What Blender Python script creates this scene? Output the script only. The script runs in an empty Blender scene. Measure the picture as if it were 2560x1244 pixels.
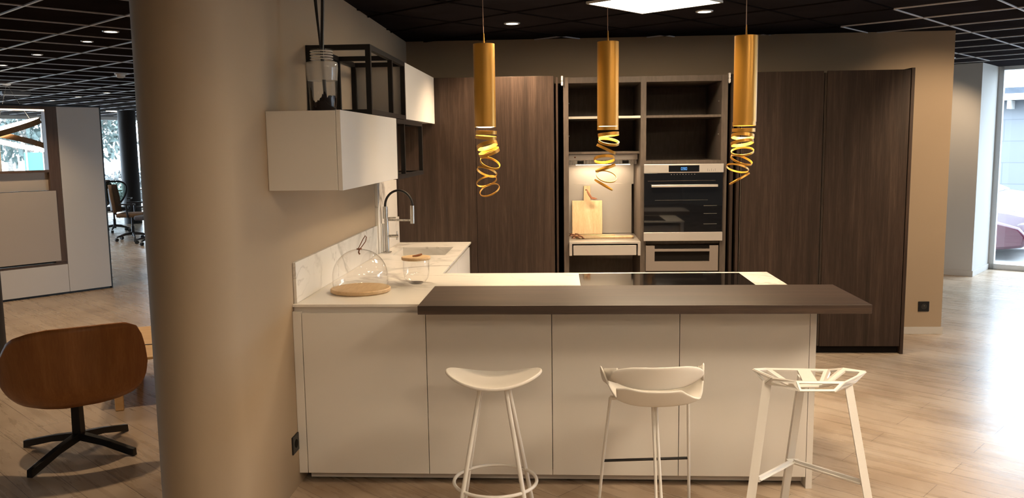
import bpy, bmesh, math, random
from mathutils import Vector, Matrix, Euler
random.seed(7)
sc = bpy.context.scene
COL = sc.collection
PI = math.pi
R = math.radians

# ------------------------------------------------------------------ camera
CAM_H = 1.6437
yaw, pitch, roll = R(-3.263), R(-7.0556), R(-0.7793)
fw = Vector((math.sin(yaw)*math.cos(pitch), math.cos(yaw)*math.cos(pitch), math.sin(pitch)))
rt0 = Vector((math.cos(yaw), -math.sin(yaw), 0)); up0 = rt0.cross(fw)
rt = math.cos(roll)*rt0 + math.sin(roll)*up0
up = -math.sin(roll)*rt0 + math.cos(roll)*up0
cd = bpy.data.cameras.new('camera')
cd.sensor_width = 36; cd.lens = 2106.48/2560*36; cd.clip_start = .05; cd.clip_end = 300
cam = bpy.data.objects.new('camera', cd); COL.objects.link(cam)
m = Matrix((rt, up, -fw)).transposed().to_4x4(); m.translation = (0, 0, CAM_H)
cam.matrix_world = m
sc.camera = cam

# ------------------------------------------------------------------ world / exposure
w = bpy.data.worlds.new('sky'); sc.world = w; w.use_nodes = True
nt = w.node_tree; bg = nt.nodes['Background']
bg.inputs[0].default_value = (.72, .86, 1, 1); bg.inputs[1].default_value = 14.0
vs = sc.view_settings
vs.view_transform = 'Standard'; vs.look = 'None'; vs.gamma = 1; vs.exposure = 0; vs.use_curve_mapping = False
sc.cycles.use_denoising = True
sc.cycles.max_bounces = 8; sc.cycles.diffuse_bounces = 4; sc.cycles.glossy_bounces = 4
sc.cycles.transmission_bounces = 8; sc.cycles.transparent_max_bounces = 12
sc.cycles.caustics_refractive = False; sc.cycles.caustics_reflective = False
sc.cycles.sample_clamp_indirect = 4

# directions of the building grid (the kitchen stands turned inside it)
GA = R(51.8)
E1 = Vector((math.cos(GA), math.sin(GA), 0)); E2 = Vector((E1.y, -E1.x, 0))
def ab(a, b, z=0): return E1*a + E2*b + Vector((0, 0, z))
CEIL = 2.516
XW = -1.284

WARM = (1, .72, .45)
def lamp(name, kind, loc, power, color=WARM, target=None, **kw):
    l = bpy.data.lights.new(name, kind); l.energy = power; l.color = color
    for k, v in kw.items(): setattr(l, k, v)
    o = bpy.data.objects.new(name, l); COL.objects.link(o); o.location = loc
    d = (Vector(target)-Vector(loc)) if target else Vector((0, 0, -1))
    o.rotation_euler = d.to_track_quat('-Z', 'Y').to_euler()
    return o
def spot(loc, power, deg=95, target=None, color=WARM, blend=.7):
    return lamp('downlight_beam', 'SPOT', loc, power, color, target, spot_size=R(deg), spot_blend=blend, shadow_soft_size=.035)
# portals at the two glazed walls: they only help the sky light find its way in
def portal(c, n, wd, ht):
    o = lamp('sky_portal', 'AREA', c, 1, (1, 1, 1), Vector(c)+Vector(n), shape='RECTANGLE', size=wd, size_y=ht)
    o.data.cycles.is_portal = True
portal(ab(12.1, 3.2, 1.25), -E1, 11.5, 2.4)
portal(ab(2.6, -22.95, 1.25), E2, 16.8, 2.4)

# ------------------------------------------------------------------ mesh helpers
def bx(bm, x0, x1, y0, y1, z0, z1):
    v = [bm.verts.new(p) for p in ((x0,y0,z0),(x1,y0,z0),(x1,y1,z0),(x0,y1,z0),(x0,y0,z1),(x1,y0,z1),(x1,y1,z1),(x0,y1,z1))]
    for f in ((0,3,2,1),(4,5,6,7),(0,1,5,4),(1,2,6,5),(2,3,7,6),(3,0,4,7)): bm.faces.new([v[i] for i in f])
    return bm
def bxf(bm, c, ax, ay, az, sx, sy, sz):
    """box centred on c with axes ax, ay, az and full sizes"""
    v = []
    for k in (-.5, .5):
        for i, j in ((-.5,-.5),(.5,-.5),(.5,.5),(-.5,.5)):
            v.append(bm.verts.new(Vector(c)+Vector(ax)*sx*i+Vector(ay)*sy*j+Vector(az)*sz*k))
    for f in ((0,3,2,1),(4,5,6,7),(0,1,5,4),(1,2,6,5),(2,3,7,6),(3,0,4,7)): bm.faces.new([v[i] for i in f])
    return bm
def prism(bm, pts, z0, z1):
    a = [bm.verts.new((p[0], p[1], z0)) for p in pts]; b = [bm.verts.new((p[0], p[1], z1)) for p in pts]
    bm.faces.new(a[::-1]); bm.faces.new(b)
    n = len(pts)
    for i in range(n): bm.faces.new((a[i], a[(i+1) % n], b[(i+1) % n], b[i]))
    return bm
def frame_of(d):
    d = d.normalized(); u = d.orthogonal().normalized()
    if abs(d.z) < .99: u = Vector((0, 0, 1)).cross(d).normalized()
    return u, d.cross(u)
def tube(bm, pts, r, n=10, closed=False, cap=True):
    pts = [Vector(p) for p in pts]; rs = r if isinstance(r, (list, tuple)) else [r]*len(pts)
    rings = []; N = len(pts); pu = None
    for i, p in enumerate(pts):
        if closed: d = pts[(i+1) % N]-pts[i-1]
        else: d = pts[min(i+1, N-1)]-pts[max(i-1, 0)]
        d.normalize()
        if pu is None: pu, _ = frame_of(d)
        pu = (pu-d*pu.dot(d)).normalized(); pv = d.cross(pu)
        rings.append([bm.verts.new(p+(pu*math.cos(t)+pv*math.sin(t))*rs[i]) for t in [2*PI*k/n for k in range(n)]])
    for i in range(N if closed else N-1):
        A, B = rings[i], rings[(i+1) % N]
        for k in range(n): bm.faces.new((A[k], A[(k+1) % n], B[(k+1) % n], B[k]))
    if not closed and cap: bm.faces.new(rings[0][::-1]); bm.faces.new(rings[-1])
    return bm
def bar(bm, p0, p1, wdt, tk, side=None):
    """rectangular bar from p0 to p1"""
    p0, p1 = Vector(p0), Vector(p1); d = p1-p0
    if side is None: u, v = frame_of(d)
    else:
        u = (Vector(side)-d.normalized()*Vector(side).dot(d.normalized())).normalized(); v = d.normalized().cross(u)
    return bxf(bm, (p0+p1)/2, u, v, d.normalized(), wdt, tk, d.length)
def lathe(bm, prof, c=(0, 0), n=40, closed=False):
    """prof: list of (r, z)"""
    rings = []
    for r, z in prof:
        if r < 1e-5: rings.append([bm.verts.new((c[0], c[1], z))])
        else: rings.append([bm.verts.new((c[0]+r*math.cos(2*PI*k/n), c[1]+r*math.sin(2*PI*k/n), z)) for k in range(n)])
    P = list(zip(rings, rings[1:]))+([(rings[-1], rings[0])] if closed else [])
    for A, B in P:
        for k in range(n):
            k2 = (k+1) % n
            q = [A[k % len(A)], A[k2 % len(A)], B[k2 % len(B)], B[k % len(B)]]
            q2 = []
            for x in q:
                if x not in q2: q2.append(x)
            if len(q2) > 2: bm.faces.new(q2)
    return bm
def xform(bm, mat, start=0):
    bm.verts.ensure_lookup_table()
    for v in bm.verts[start:]: v.co = mat @ v.co
    return bm
B = bmesh.new

def chain(o):
    mm = Matrix.Identity(4)
    while o is not None:
        mm = Matrix.LocRotScale(o.location, o.rotation_euler, None) @ mm; o = o.parent
    return mm
def obj(name, bm, mat, parent=None, smooth=False, bevel=0, local=False, solid=0, label=None, sub=0):
    """the bmesh is written in world coordinates unless local"""
    if parent is not None and not local: xform(bm, chain(parent).inverted())
    bmesh.ops.recalc_face_normals(bm, faces=bm.faces)
    me = bpy.data.meshes.new(name); bm.to_mesh(me); bm.free()
    me.materials.append(mat)
    o = bpy.data.objects.new(name, me); COL.objects.link(o); o.parent = parent
    if smooth:
        for p in me.polygons: p.use_smooth = True
        if smooth != 'all':
            try: me.set_sharp_from_angle(angle=R(38))
            except Exception: pass
    if solid:
        s = o.modifiers.new('solid', 'SOLIDIFY'); s.thickness = solid; s.offset = 0
    if sub:
        s = o.modifiers.new('sub', 'SUBSURF'); s.levels = s.render_levels = sub
    if bevel:
        b = o.modifiers.new('bevel', 'BEVEL'); b.width = bevel; b.segments = 2; b.limit_method = 'ANGLE'; b.angle_limit = R(50)
    if label: o['label'] = label
    return o
def tag(o, label, cat, group=None):
    o['label'] = label; o['category'] = cat
    if group: o['group'] = group
    return o
def thing(name, label, cat, loc=(0, 0, 0), rotz=0, group=None):
    o = bpy.data.objects.new(name, None); COL.objects.link(o); o.location = loc; o.rotation_euler = (0, 0, rotz)
    o.empty_display_size = .05
    return tag(o, label, cat, group)
def struct(name, bm, mat, **k):
    o = obj(name, bm, mat, **k)
    if not o.parent: o['kind'] = 'structure'
    return o
def dup(root, loc, rotz, label, group=None):
    r = root.copy(); COL.objects.link(r); r.location = loc; r.rotation_euler = (0, 0, rotz); r['label'] = label
    if group: r['group'] = group
    for ch in list(root.children):
        c = ch.copy(); COL.objects.link(c); c.parent = r
        for g in list(ch.children):
            d = g.copy(); COL.objects.link(d); d.parent = c
    return r

# ------------------------------------------------------------------ materials
def mat(name, color, rough=.5, metal=0, spec=.5, emit=0, ecol=None, coat=0):
    mt = bpy.data.materials.new(name); mt.use_nodes = True
    b = mt.node_tree.nodes['Principled BSDF']
    b.inputs['Base Color'].default_value = (*color, 1); b.inputs['Roughness'].default_value = rough
    b.inputs['Metallic'].default_value = metal; b.inputs['Specular IOR Level'].default_value = spec
    if coat: b.inputs['Coat Weight'].default_value = coat
    if emit:
        b.inputs['Emission Color'].default_value = (*(ecol or color), 1); b.inputs['Emission Strength'].default_value = emit
    return mt
def nodes(mt):
    t = mt.node_tree
    def N(ty, **k):
        n = t.nodes.new(ty)
        for a, v in k.items():
            if a.startswith('i_'): n.inputs[a[2:].replace('_', ' ')].default_value = v
            else: setattr(n, a, v)
        return n
    return t, N, t.links.new, t.nodes['Principled BSDF']
def ramp(N, stops):
    r = N('ShaderNodeValToRGB'); e = r.color_ramp.elements
    while len(e) < len(stops): e.new(.5)
    for k, (p, c) in enumerate(stops): e[k].position = p; e[k].color = (*c, 1)
    return r
def speckle(mt, c0, c1, scale=6, det=4, bump=0, stretch=(1, 1, 1)):
    """soft colour variation plus bump"""
    t, N, L, b = nodes(mt)
    tc = N('ShaderNodeTexCoord'); mp = N('ShaderNodeMapping'); mp.inputs['Scale'].default_value = stretch
    n = N('ShaderNodeTexNoise', i_Scale=scale, i_Detail=det)
    L(tc.outputs['Object'], mp.inputs[0]); L(mp.outputs[0], n.inputs['Vector'])
    r = ramp(N, [(.3, c0), (.7, c1)]); L(n.outputs['Fac'], r.inputs[0]); L(r.outputs[0], b.inputs['Base Color'])
    if bump:
        n2 = N('ShaderNodeTexNoise', i_Scale=scale*25, i_Detail=3); L(tc.outputs['Object'], n2.inputs['Vector'])
        bp = N('ShaderNodeBump', i_Strength=bump, i_Distance=.002); L(n2.outputs['Fac'], bp.inputs['Height']); L(bp.outputs[0], b.inputs['Normal'])
    return mt
def wood(name, dark, mid, light, stretch=(14, 14, .9), rough=.5, bump=.15, spec=.4):
    mt = mat(name, mid, rough, spec=spec); t, N, L, b = nodes(mt)
    tc = N('ShaderNodeTexCoord'); oi = N('ShaderNodeObjectInfo')
    ad = N('ShaderNodeVectorMath', operation='ADD'); sc_ = N('ShaderNodeVectorMath', operation='SCALE')
    cx = N('ShaderNodeCombineXYZ')
    for k in range(3): L(oi.outputs['Random'], cx.inputs[k])
    L(cx.outputs[0], sc_.inputs[0]); sc_.inputs['Scale'].default_value = 7.3
    L(tc.outputs['Object'], ad.inputs[0]); L(sc_.outputs[0], ad.inputs[1])
    mp = N('ShaderNodeMapping'); mp.inputs['Scale'].default_value = stretch; L(ad.outputs[0], mp.inputs[0])
    n1 = N('ShaderNodeTexNoise', i_Scale=1.0, i_Detail=8, i_Roughness=.62, i_Distortion=.6); L(mp.outputs[0], n1.inputs['Vector'])
    mp2 = N('ShaderNodeMapping'); mp2.inputs['Scale'].default_value = tuple(s*4.5 for s in stretch); L(ad.outputs[0], mp2.inputs[0])
    n2 = N('ShaderNodeTexNoise', i_Scale=1.6, i_Detail=5, i_Roughness=.7); L(mp2.outputs[0], n2.inputs['Vector'])
    mx = N('ShaderNodeMix'); mx.data_type = 'FLOAT'; mx.inputs[0].default_value = .42
    L(n1.outputs['Fac'], mx.inputs[2]); L(n2.outputs['Fac'], mx.inputs[3])
    r = ramp(N, [(.32, dark), (.5, mid), (.68, light)]); L(mx.outputs[0], r.inputs[0]); L(r.outputs[0], b.inputs['Base Color'])
    if bump:
        bp = N('ShaderNodeBump', i_Strength=bump, i_Distance=.0012); L(mx.outputs[0], bp.inputs['Height']); L(bp.outputs[0], b.inputs['Normal'])
    return mt
def brushed(name, color, rough=.28, stretch=(45, 45, 2)):
    mt = mat(name, color, rough, 1); t, N, L, b = nodes(mt)
    tc = N('ShaderNodeTexCoord'); mp = N('ShaderNodeMapping'); mp.inputs['Scale'].default_value = stretch
    n = N('ShaderNodeTexNoise', i_Scale=4, i_Detail=3); L(tc.outputs['Object'], mp.inputs[0]); L(mp.outputs[0], n.inputs['Vector'])
    mr = N('ShaderNodeMapRange'); mr.inputs[3].default_value = rough-.07; mr.inputs[4].default_value = rough+.09
    L(n.outputs['Fac'], mr.inputs[0]); L(mr.outputs[0], b.inputs['Roughness'])
    return mt
def marble(name, base=(.80, .77, .72), vein=(.36, .33, .30)):
    mt = mat(name, base, .22, spec=.45); t, N, L, b = nodes(mt)
    tc = N('ShaderNodeTexCoord'); mp = N('ShaderNodeMapping'); mp.inputs['Scale'].default_value = (1.2, 1.5, 1.7); mp.inputs['Rotation'].default_value = (.5, .4, .6)
    L(tc.outputs['Object'], mp.inputs[0])
    f = []
    for s, wd, st in ((.85, .016, .9), (1.9, .008, .6)):
        n = N('ShaderNodeTexNoise', i_Scale=s, i_Detail=7, i_Roughness=.52, i_Distortion=.7); L(mp.outputs[0], n.inputs['Vector'])
        s1 = N('ShaderNodeMath', operation='SUBTRACT'); s1.inputs[1].default_value = .5; L(n.outputs['Fac'], s1.inputs[0])
        a1 = N('ShaderNodeMath', operation='ABSOLUTE'); L(s1.outputs[0], a1.inputs[0])
        mr = N('ShaderNodeMapRange'); mr.inputs[1].default_value = 0; mr.inputs[2].default_value = wd*2; mr.inputs[3].default_value = st; mr.inputs[4].default_value = 0
        L(a1.outputs[0], mr.inputs[0]); f.append(mr)
    n3 = N('ShaderNodeTexNoise', i_Scale=1.7, i_Detail=3); L(tc.outputs['Object'], n3.inputs['Vector'])
    mr3 = N('ShaderNodeMapRange'); mr3.inputs[1].default_value = .42; mr3.inputs[2].default_value = .68; L(n3.outputs['Fac'], mr3.inputs[0])
    mxm = N('ShaderNodeMath', operation='MAXIMUM'); L(f[0].outputs[0], mxm.inputs[0]); L(f[1].outputs[0], mxm.inputs[1])
    mu = N('ShaderNodeMath', operation='MULTIPLY'); L(mxm.outputs[0], mu.inputs[0]); L(mr3.outputs[0], mu.inputs[1])
    mx = N('ShaderNodeMix'); mx.data_type = 'RGBA'; mx.inputs[6].default_value = (*base, 1); mx.inputs[7].default_value = (*vein, 1)
    L(mu.outputs[0], mx.inputs[0]); L(mx.outputs[2], b.inputs['Base Color'])
    return mt
def glass(name, tint=(1, 1, 1), refl=.9, ior=1.45):
    """thin clear glass: passes light straight, mirrors by angle"""
    mt = bpy.data.materials.new(name); mt.use_nodes = True; t = mt.node_tree; t.nodes.clear()
    o = t.nodes.new('ShaderNodeOutputMaterial'); mx = t.nodes.new('ShaderNodeMixShader')
    tr = t.nodes.new('ShaderNodeBsdfTransparent'); tr.inputs[0].default_value = (*tint, 1)
    g = t.nodes.new('ShaderNodeBsdfGlossy'); g.inputs['Roughness'].default_value = .02; g.inputs[0].default_value = (refl, refl, refl, 1)
    lw = t.nodes.new('ShaderNodeLayerWeight'); lw.inputs[0].default_value = .5
    pw = t.nodes.new('ShaderNodeMath'); pw.operation = 'POWER'; pw.inputs[1].default_value = 4; t.links.new(lw.outputs['Facing'], pw.inputs[0])
    fr = t.nodes.new('ShaderNodeMath'); fr.operation = 'MULTIPLY_ADD'; fr.inputs[1].default_value = .8; fr.inputs[2].default_value = ((ior-1)/(ior+1))**2*1.6; t.links.new(pw.outputs[0], fr.inputs[0])
    for a, b_ in ((fr.outputs[0], mx.inputs[0]), (tr.outputs[0], mx.inputs[1]), (g.outputs[0], mx.inputs[2]), (mx.outputs[0], o.inputs[0])): t.links.new(a, b_)
    return mt
def glow(name, color, s):
    mt = bpy.data.materials.new(name); mt.use_nodes = True; t = mt.node_tree; t.nodes.clear()
    o = t.nodes.new('ShaderNodeOutputMaterial'); e = t.nodes.new('ShaderNodeEmission')
    e.inputs[0].default_value = (*color, 1); e.inputs[1].default_value = s; t.links.new(e.outputs[0], o.inputs[0])
    return mt

M_WALL = speckle(mat('wall_paint', (.5, .43, .36), .85, spec=.2), (.37, .288, .205), (.395, .308, .220), 1.2, 2, .25)
M_WALLW = speckle(mat('wall_paint_white', (.7, .68, .65), .85, spec=.2), (.52, .505, .485), (.55, .535, .51), 1.2, 2, .2)
M_LAC = mat('white_lacquer', (.74, .71, .67), .42, spec=.4)
M_LACE = mat('white_lacquer_edge', (.66, .62, .58), .45, spec=.4)
M_DARKW = wood('dark_larch_wood', (.015, .009, .006), (.034, .020, .014), (.072, .046, .033), (22, 22, .8), .5, .3, .3)
M_BAR = wood('bar_wood', (.016, .008, .005), (.034, .018, .011), (.070, .041, .027), (1.0, 20, 20), .46, .2, .62)
M_CARC = speckle(mat('carcass_linen', (.14, .11, .09), .6, spec=.3), (.085, .066, .053), (.115, .090, .073), 60, 3, 0, (1, 1, .2))
M_BLACK = mat('black_metal', (.012, .011, .011), .45, .3)
M_GAP = mat('dark_recess', (.010, .008, .007), .8, spec=.1)  # dark parts, and strips that stand in for shade in gaps
M_MARB = marble('marble')
M_STEEL = brushed('brushed_steel', (.72, .68, .62), .27)
M_STEELH = brushed('brushed_steel_flat', (.88, .82, .75), .38, (2, 90, 90))
M_BLKGL = mat('black_glass', (.006, .006, .007), .03, spec=.8)
M_HOB = mat('hob_glass', (.006, .005, .005), .05, spec=.6)
M_GREYG = mat('grey_glass_front', (.22, .185, .16), .25, spec=.5)
M_GOLD = mat('gold_lacquer', (.64, .33, .05), .34, .45, spec=.6)
M_WHITEP = mat('white_plastic', (.80, .77, .72), .38, spec=.5)
M_WHITEM = mat('white_painted_metal', (.82, .80, .76), .35, spec=.5)
M_LIGHTW = wood('pale_beech', (.50, .33, .17), (.62, .43, .245), (.70, .52, .32), (18, 2.2, 18), .5, .1)
M_BOARDW = wood('striped_board_wood', (.55, .37, .19), (.70, .50, .28), (.80, .62, .40), (26, 26, .7), .5, .1)
M_LEATH = mat('brown_leather', (.23, .085, .035), .6)
M_OAKT = wood('oak_table_wood', (.52, .31, .13), (.66, .43, .20), (.74, .52, .28), (3, 20, 20), .5, .1)
M_PLY = wood('walnut_plywood', (.26, .095, .030), (.34, .135, .042), (.42, .18, .062), (15, 15, .9), .40, .1)
M_GLASS = glass('clear_glass'); M_PANE = glass('window_pane', (.97, .99, 1), .8, 1.35)
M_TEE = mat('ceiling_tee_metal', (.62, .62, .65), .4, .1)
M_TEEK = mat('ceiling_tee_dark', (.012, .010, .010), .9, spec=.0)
M_TILE = speckle(mat('ceiling_tile', (.045, .042, .045), .95, spec=.0), (.015, .0135, .0155), (.021, .019, .022), 3, 3, .1)
M_ALU = mat('window_aluminium', (.62, .63, .65), .45, .2)
M_FAB_B = speckle(mat('brown_fabric', (.2, .12, .07), .9), (.15, .09, .055), (.22, .14, .09), 90)
M_FAB_G = speckle(mat('grey_fabric', (.1, .1, .12), .9), (.07, .07, .09), (.12, .12, .14), 90)
M_YEL = mat('yellow_fabric', (.55, .55, .03), .8)
M_CHAIRB = mat('dark_chair_plastic', (.02, .02, .028), .4)
M_TYRE = mat('tyre_rubber', (.02, .02, .02), .7)
M_DWARF = wood('armoire_walnut', (.075, .042, .025), (.12, .07, .042), (.17, .10, .06), (16, 16, .9), .5, .1)
M_COLD = mat('column_dark_paint', (.022, .020, .022), .55)

def floor_mat():
    mt = mat('oak_plank_floor', (.5, .4, .3), .33, spec=.45); t, N, L, b = nodes(mt)
    tc = N('ShaderNodeTexCoord'); mp = N('ShaderNodeMapping'); mp.inputs['Rotation'].default_value = (0, 0, R(41)); L(tc.outputs['Object'], mp.inputs[0])
    br = N('ShaderNodeTexBrick'); L(mp.outputs[0], br.inputs['Vector'])
    for k, v in (('Scale', 1.0), ('Mortar Size', .0016), ('Mortar Smooth', .1), ('Brick Width', 1.25), ('Row Height', .19), ('Bias', 0)): br.inputs[k].default_value = v
    br.offset = .37
    br.inputs['Color1'].default_value = (.47, .375, .28, 1); br.inputs['Color2'].default_value = (.54, .445, .345, 1); br.inputs['Mortar'].default_value = (.16, .115, .08, 1)
    m2 = N('ShaderNodeMapping'); m2.inputs['Scale'].default_value = (.9, 11, 1); L(mp.outputs[0], m2.inputs[0])
    n1 = N('ShaderNodeTexNoise', i_Scale=1.4, i_Detail=9, i_Roughness=.65, i_Distortion=.5); L(m2.outputs[0], n1.inputs['Vector'])
    r = ramp(N, [(.24, (.80, .76, .72)), (.5, (.98, .96, .94)), (.76, (1.08, 1.09, 1.10))]); L(n1.outputs['Fac'], r.inputs[0])
    mu = N('ShaderNodeMix'); mu.data_type = 'RGBA'; mu.blend_type = 'MULTIPLY'; mu.inputs[0].default_value = 1
    L(br.outputs['Color'], mu.inputs[6]); L(r.outputs[0], mu.inputs[7])
    n3 = N('ShaderNodeTexNoise', i_Scale=2.3, i_Detail=4); L(mp.outputs[0], n3.inputs['Vector'])
    r3 = ramp(N, [(.35, (.80, .76, .72)), (.6, (1.05, 1.05, 1.05))]); L(n3.outputs['Fac'], r3.inputs[0])
    m3 = N('ShaderNodeMix'); m3.data_type = 'RGBA'; m3.blend_type = 'MULTIPLY'; m3.inputs[0].default_value = 1
    L(mu.outputs[2], m3.inputs[6]); L(r3.outputs[0], m3.inputs[7]); L(m3.outputs[2], b.inputs['Base Color'])
    mr = N('ShaderNodeMapRange'); mr.inputs[3].default_value = .20; mr.inputs[4].default_value = .36; L(n1.outputs['Fac'], mr.inputs[0]); L(mr.outputs[0], b.inputs['Roughness'])
    bp = N('ShaderNodeBump', i_Strength=.25, i_Distance=.0015); L(n1.outputs['Fac'], bp.inputs['Height']); L(bp.outputs[0], b.inputs['Normal'])
    return mt
M_FLOOR = floor_mat()

# ------------------------------------------------------------------ the building shell
A0, A1, A2, B0, B1 = -6.0, 11.12, 11.92, -22.8, 9.0
struct('floor', prism(B(), [ab(a, b).xy for a, b in ((A0-.2, B0-.2), (A0-.2, B1+.2), (A2+.15, B1+.2), (A2+.15, -2.48), (A1, -2.48), (A1, B0-.2))], -.1, 0), M_FLOOR)
struct('ceiling', prism(B(), [ab(a, b).xy for a, b in ((A0-.2, B0-.2), (A0-.2, B1+.2), (A2+.15, B1+.2), (A2+.15, -2.48), (A1, -2.48), (A1, B0-.2))], CEIL, CEIL+.15), M_TILE)

# ceiling grid of inverted tees (0.6 m), pale everywhere but above the kitchen
TA = R(50); T1 = Vector((math.cos(TA), math.sin(TA), 0)); T2 = Vector((T1.y, -T1.x, 0))
light_b, dark_b = B(), B()
def inroom(p):
    a, b = p.dot(E1), p.dot(E2)
    return A0+.3 < a < (A2 if b > -2.3 else A1)-.05 and B0+.2 < b < B1-.2
def grid_line(axis, cross, off, wd):
    segs = []
    for k in range(-60, 60):
        p = axis*(k*.6+.0) + cross*off + axis*(.3 if axis is T2 else 0)
        q = p+axis*.6; mid = (p+q)/2
        if not (inroom(p) and inroom(q)): continue
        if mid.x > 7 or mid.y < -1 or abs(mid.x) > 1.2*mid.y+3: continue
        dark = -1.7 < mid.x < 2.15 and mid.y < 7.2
        if segs and segs[-1][2] == dark and (segs[-1][1]-p).length < .01: segs[-1][1] = q
        else: segs.append([p, q, dark])
    for p, q, dark in segs:
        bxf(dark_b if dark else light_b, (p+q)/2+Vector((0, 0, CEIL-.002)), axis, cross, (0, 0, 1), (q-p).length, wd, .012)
for k in range(-12, 40): grid_line(T2, T1, k*.6, .015)
for k in range(-50, 12): grid_line(T1, T2, .3+k*.6, .009)
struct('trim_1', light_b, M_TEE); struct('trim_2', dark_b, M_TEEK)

# kitchen partition on the left: 0.35 m thick, round nosed towards the camera
def partition():
    r = .177; cy = 3.27; cx = XW-r; pts = [(XW, cy+.0), (XW, 7.35), (XW-2*r, 7.35), (XW-2*r, cy)]
    for k in range(1, 24): t = PI+PI*k/24; pts.append((cx+r*math.cos(t), cy+r*math.sin(t)))
    return prism(B(), pts, 0, CEIL)
struct('wall_left', partition(), M_WALL, smooth=True)
struct('wall_back', bx(B(), XW, 3.228, 7.209, 7.40, 0, CEIL), M_WALL)
struct('baseboard_back', bx(B(), 2.66, 3.240, 7.197, 7.209, 0, .062), M_WALLW, bevel=.002)
# walls of the building
def wall_ab(a0, a1, b0, b1, z0=0, z1=CEIL): return prism(B(), [ab(a0, b0).xy, ab(a0, b1).xy, ab(a1, b1).xy, ab(a1, b0).xy], z0, z1)
struct('wall_far', wall_ab(A1, A1+.15, B0, -2.48-.15), M_WALLW)
struct('wall_reveal', wall_ab(A1, A2+.15, -2.48-.15, -2.48), M_WALLW)
struct('baseboard_far', wall_ab(A1-.012, A1, -7, -2.468, 0, .07), M_WALLW, bevel=.002)
struct('baseboard_reveal', wall_ab(A1, A2, -2.48, -2.468, 0, .07), M_WALLW, bevel=.002)
struct('wall_behind', wall_ab(A0-.15, A0, B0, B1), M_WALLW)
struct('wall_right', wall_ab(A0, A2+.15, B1, B1+.15), M_WALLW)
# glazed wall on the right
def glazing(num, axis_pts, vertical_at, z0, z1, inner, horiz, wd=.07, tk=.08):
    """axis_pts: (a,b) start and end of the glazed run"""
    p, q = ab(*axis_pts[0]), ab(*axis_pts[1]); d = (q-p).normalized(); n = Vector((d.y, -d.x, 0)); L = (q-p).length
    bm = B()
    for z in horiz: bxf(bm, (p+q)/2+Vector((0, 0, z[0])), d, n, (0, 0, 1), L, tk, z[1])
    for s in vertical_at: bxf(bm, p+d*s+Vector((0, 0, (z0+z1)/2)), d, n, (0, 0, 1), wd, tk, z1-z0)
    w_ = struct('window_%d' % num, bm, M_ALU, bevel=.003)
    struct('pane', bxf(B(), (p+q)/2+Vector((0, 0, (z0+z1)/2)), d, n, (0, 0, 1), L, .008, z1-z0-.02), M_PANE, parent=w_)
    return w_
glazing(1, ((A2+.04, -2.48), (A2+.04, B1)), (.03, 3.0, 6.0, 9.0, 11.4), 0, CEIL, 0, ((.035, .07), (CEIL-.02, .05)), .065)
glazing(2, ((A0, B0-.04), (A1, B0-.04)), (.04, 2.9, 5.7, 8.55, 11.4, 14.2, 17.07), 0, CEIL, 0, ((.05, .10), (CEIL-.045, .09)), .06)

# dark round columns
def column(x, y, r): return lathe(B(), [(0, 0), (r, 0), (r, CEIL), (0, CEIL)], (x, y), 40)
struct('column', column(-4.73, 6.42, .22), M_COLD, smooth=True)
struct('column', column(-9.60, 18.45, .185), M_COLD, smooth=True)

# ------------------------------------------------------------------ ceiling lights
def downlight(x, y, label, power=0, deg=95, target=None, r=.045, color=WARM):
    t = thing('recessed_downlight', label, 'ceiling light', (x, y, CEIL-.004), 0, 'recessed ceiling downlights')
    obj('trim_ring', lathe(B(), [(r, -.004), (r+.012, -.004), (r+.014, .002), (r, .006)], n=28, closed=True), M_ALU, t, True, local=True)
    obj('lens', lathe(B(), [(0, 0), (r, 0), (r, .004), (0, .004)], n=28), M_LENS if power >= 0 else M_LENSD, t, local=True)
    if power > 0: spot((x, y, CEIL-.03), power, deg, target, color)
    return t
M_LENS = glow('downlight_lens', (1, .86, .66), 9); M_LENSD = glow('downlight_lens_dim', (1, .9, .8), 3)
downlight(-.333, 6.233, 'bright round downlight above the sink, between left and middle pendants', 120, 125)
downlight(.98, 5.868, 'round downlight right of the glowing ceiling panel', 35, 120)
for x, y, l in ((-3.778, 6.723, 'nearest bright downlight in the left ceiling, closest to the round pillar'),
                (-4.719, 7.551, 'second nearest downlight of the left ceiling row'),
                (-5.62, 8.40, 'downlight cut by the left picture edge')):
    downlight(x, y, l, 65, 115, r=.034)
for x, y, l in ((-6.885, 12.694, 'downlight of the far left row, rightmost of its three'), (-7.808, 13.51, 'downlight of the far left row, middle of its three'),
                (-8.751, 14.344, 'downlight of the far left row, leftmost of its three'), (-5.964, 11.916, 'dim downlight beside the round pillar, under the smoke detector')):
    downlight(x, y, l, 45, 115, color=(1, .85, .7))
for x, y, l in ((-9.967, 18.662, 'oblong bright lamp above the far dark column'), (-10.9, 17.6, 'oblong bright lamp above the white cabinet wall')):
    t = thing('recessed_lamp', l, 'ceiling light', (x, y, CEIL-.004), R(5)); obj('lens', bxf(B(), (0, 0, -.006), (1, 0, 0), (0, 1, 0), (0, 0, 1), .17, .5, .012), M_LENS, t, local=True)
    obj('housing', bxf(B(), (0, 0, 0), (1, 0, 0), (0, 1, 0), (0, 0, 1), .21, .56, .01), M_ALU, t, local=True)
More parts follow.
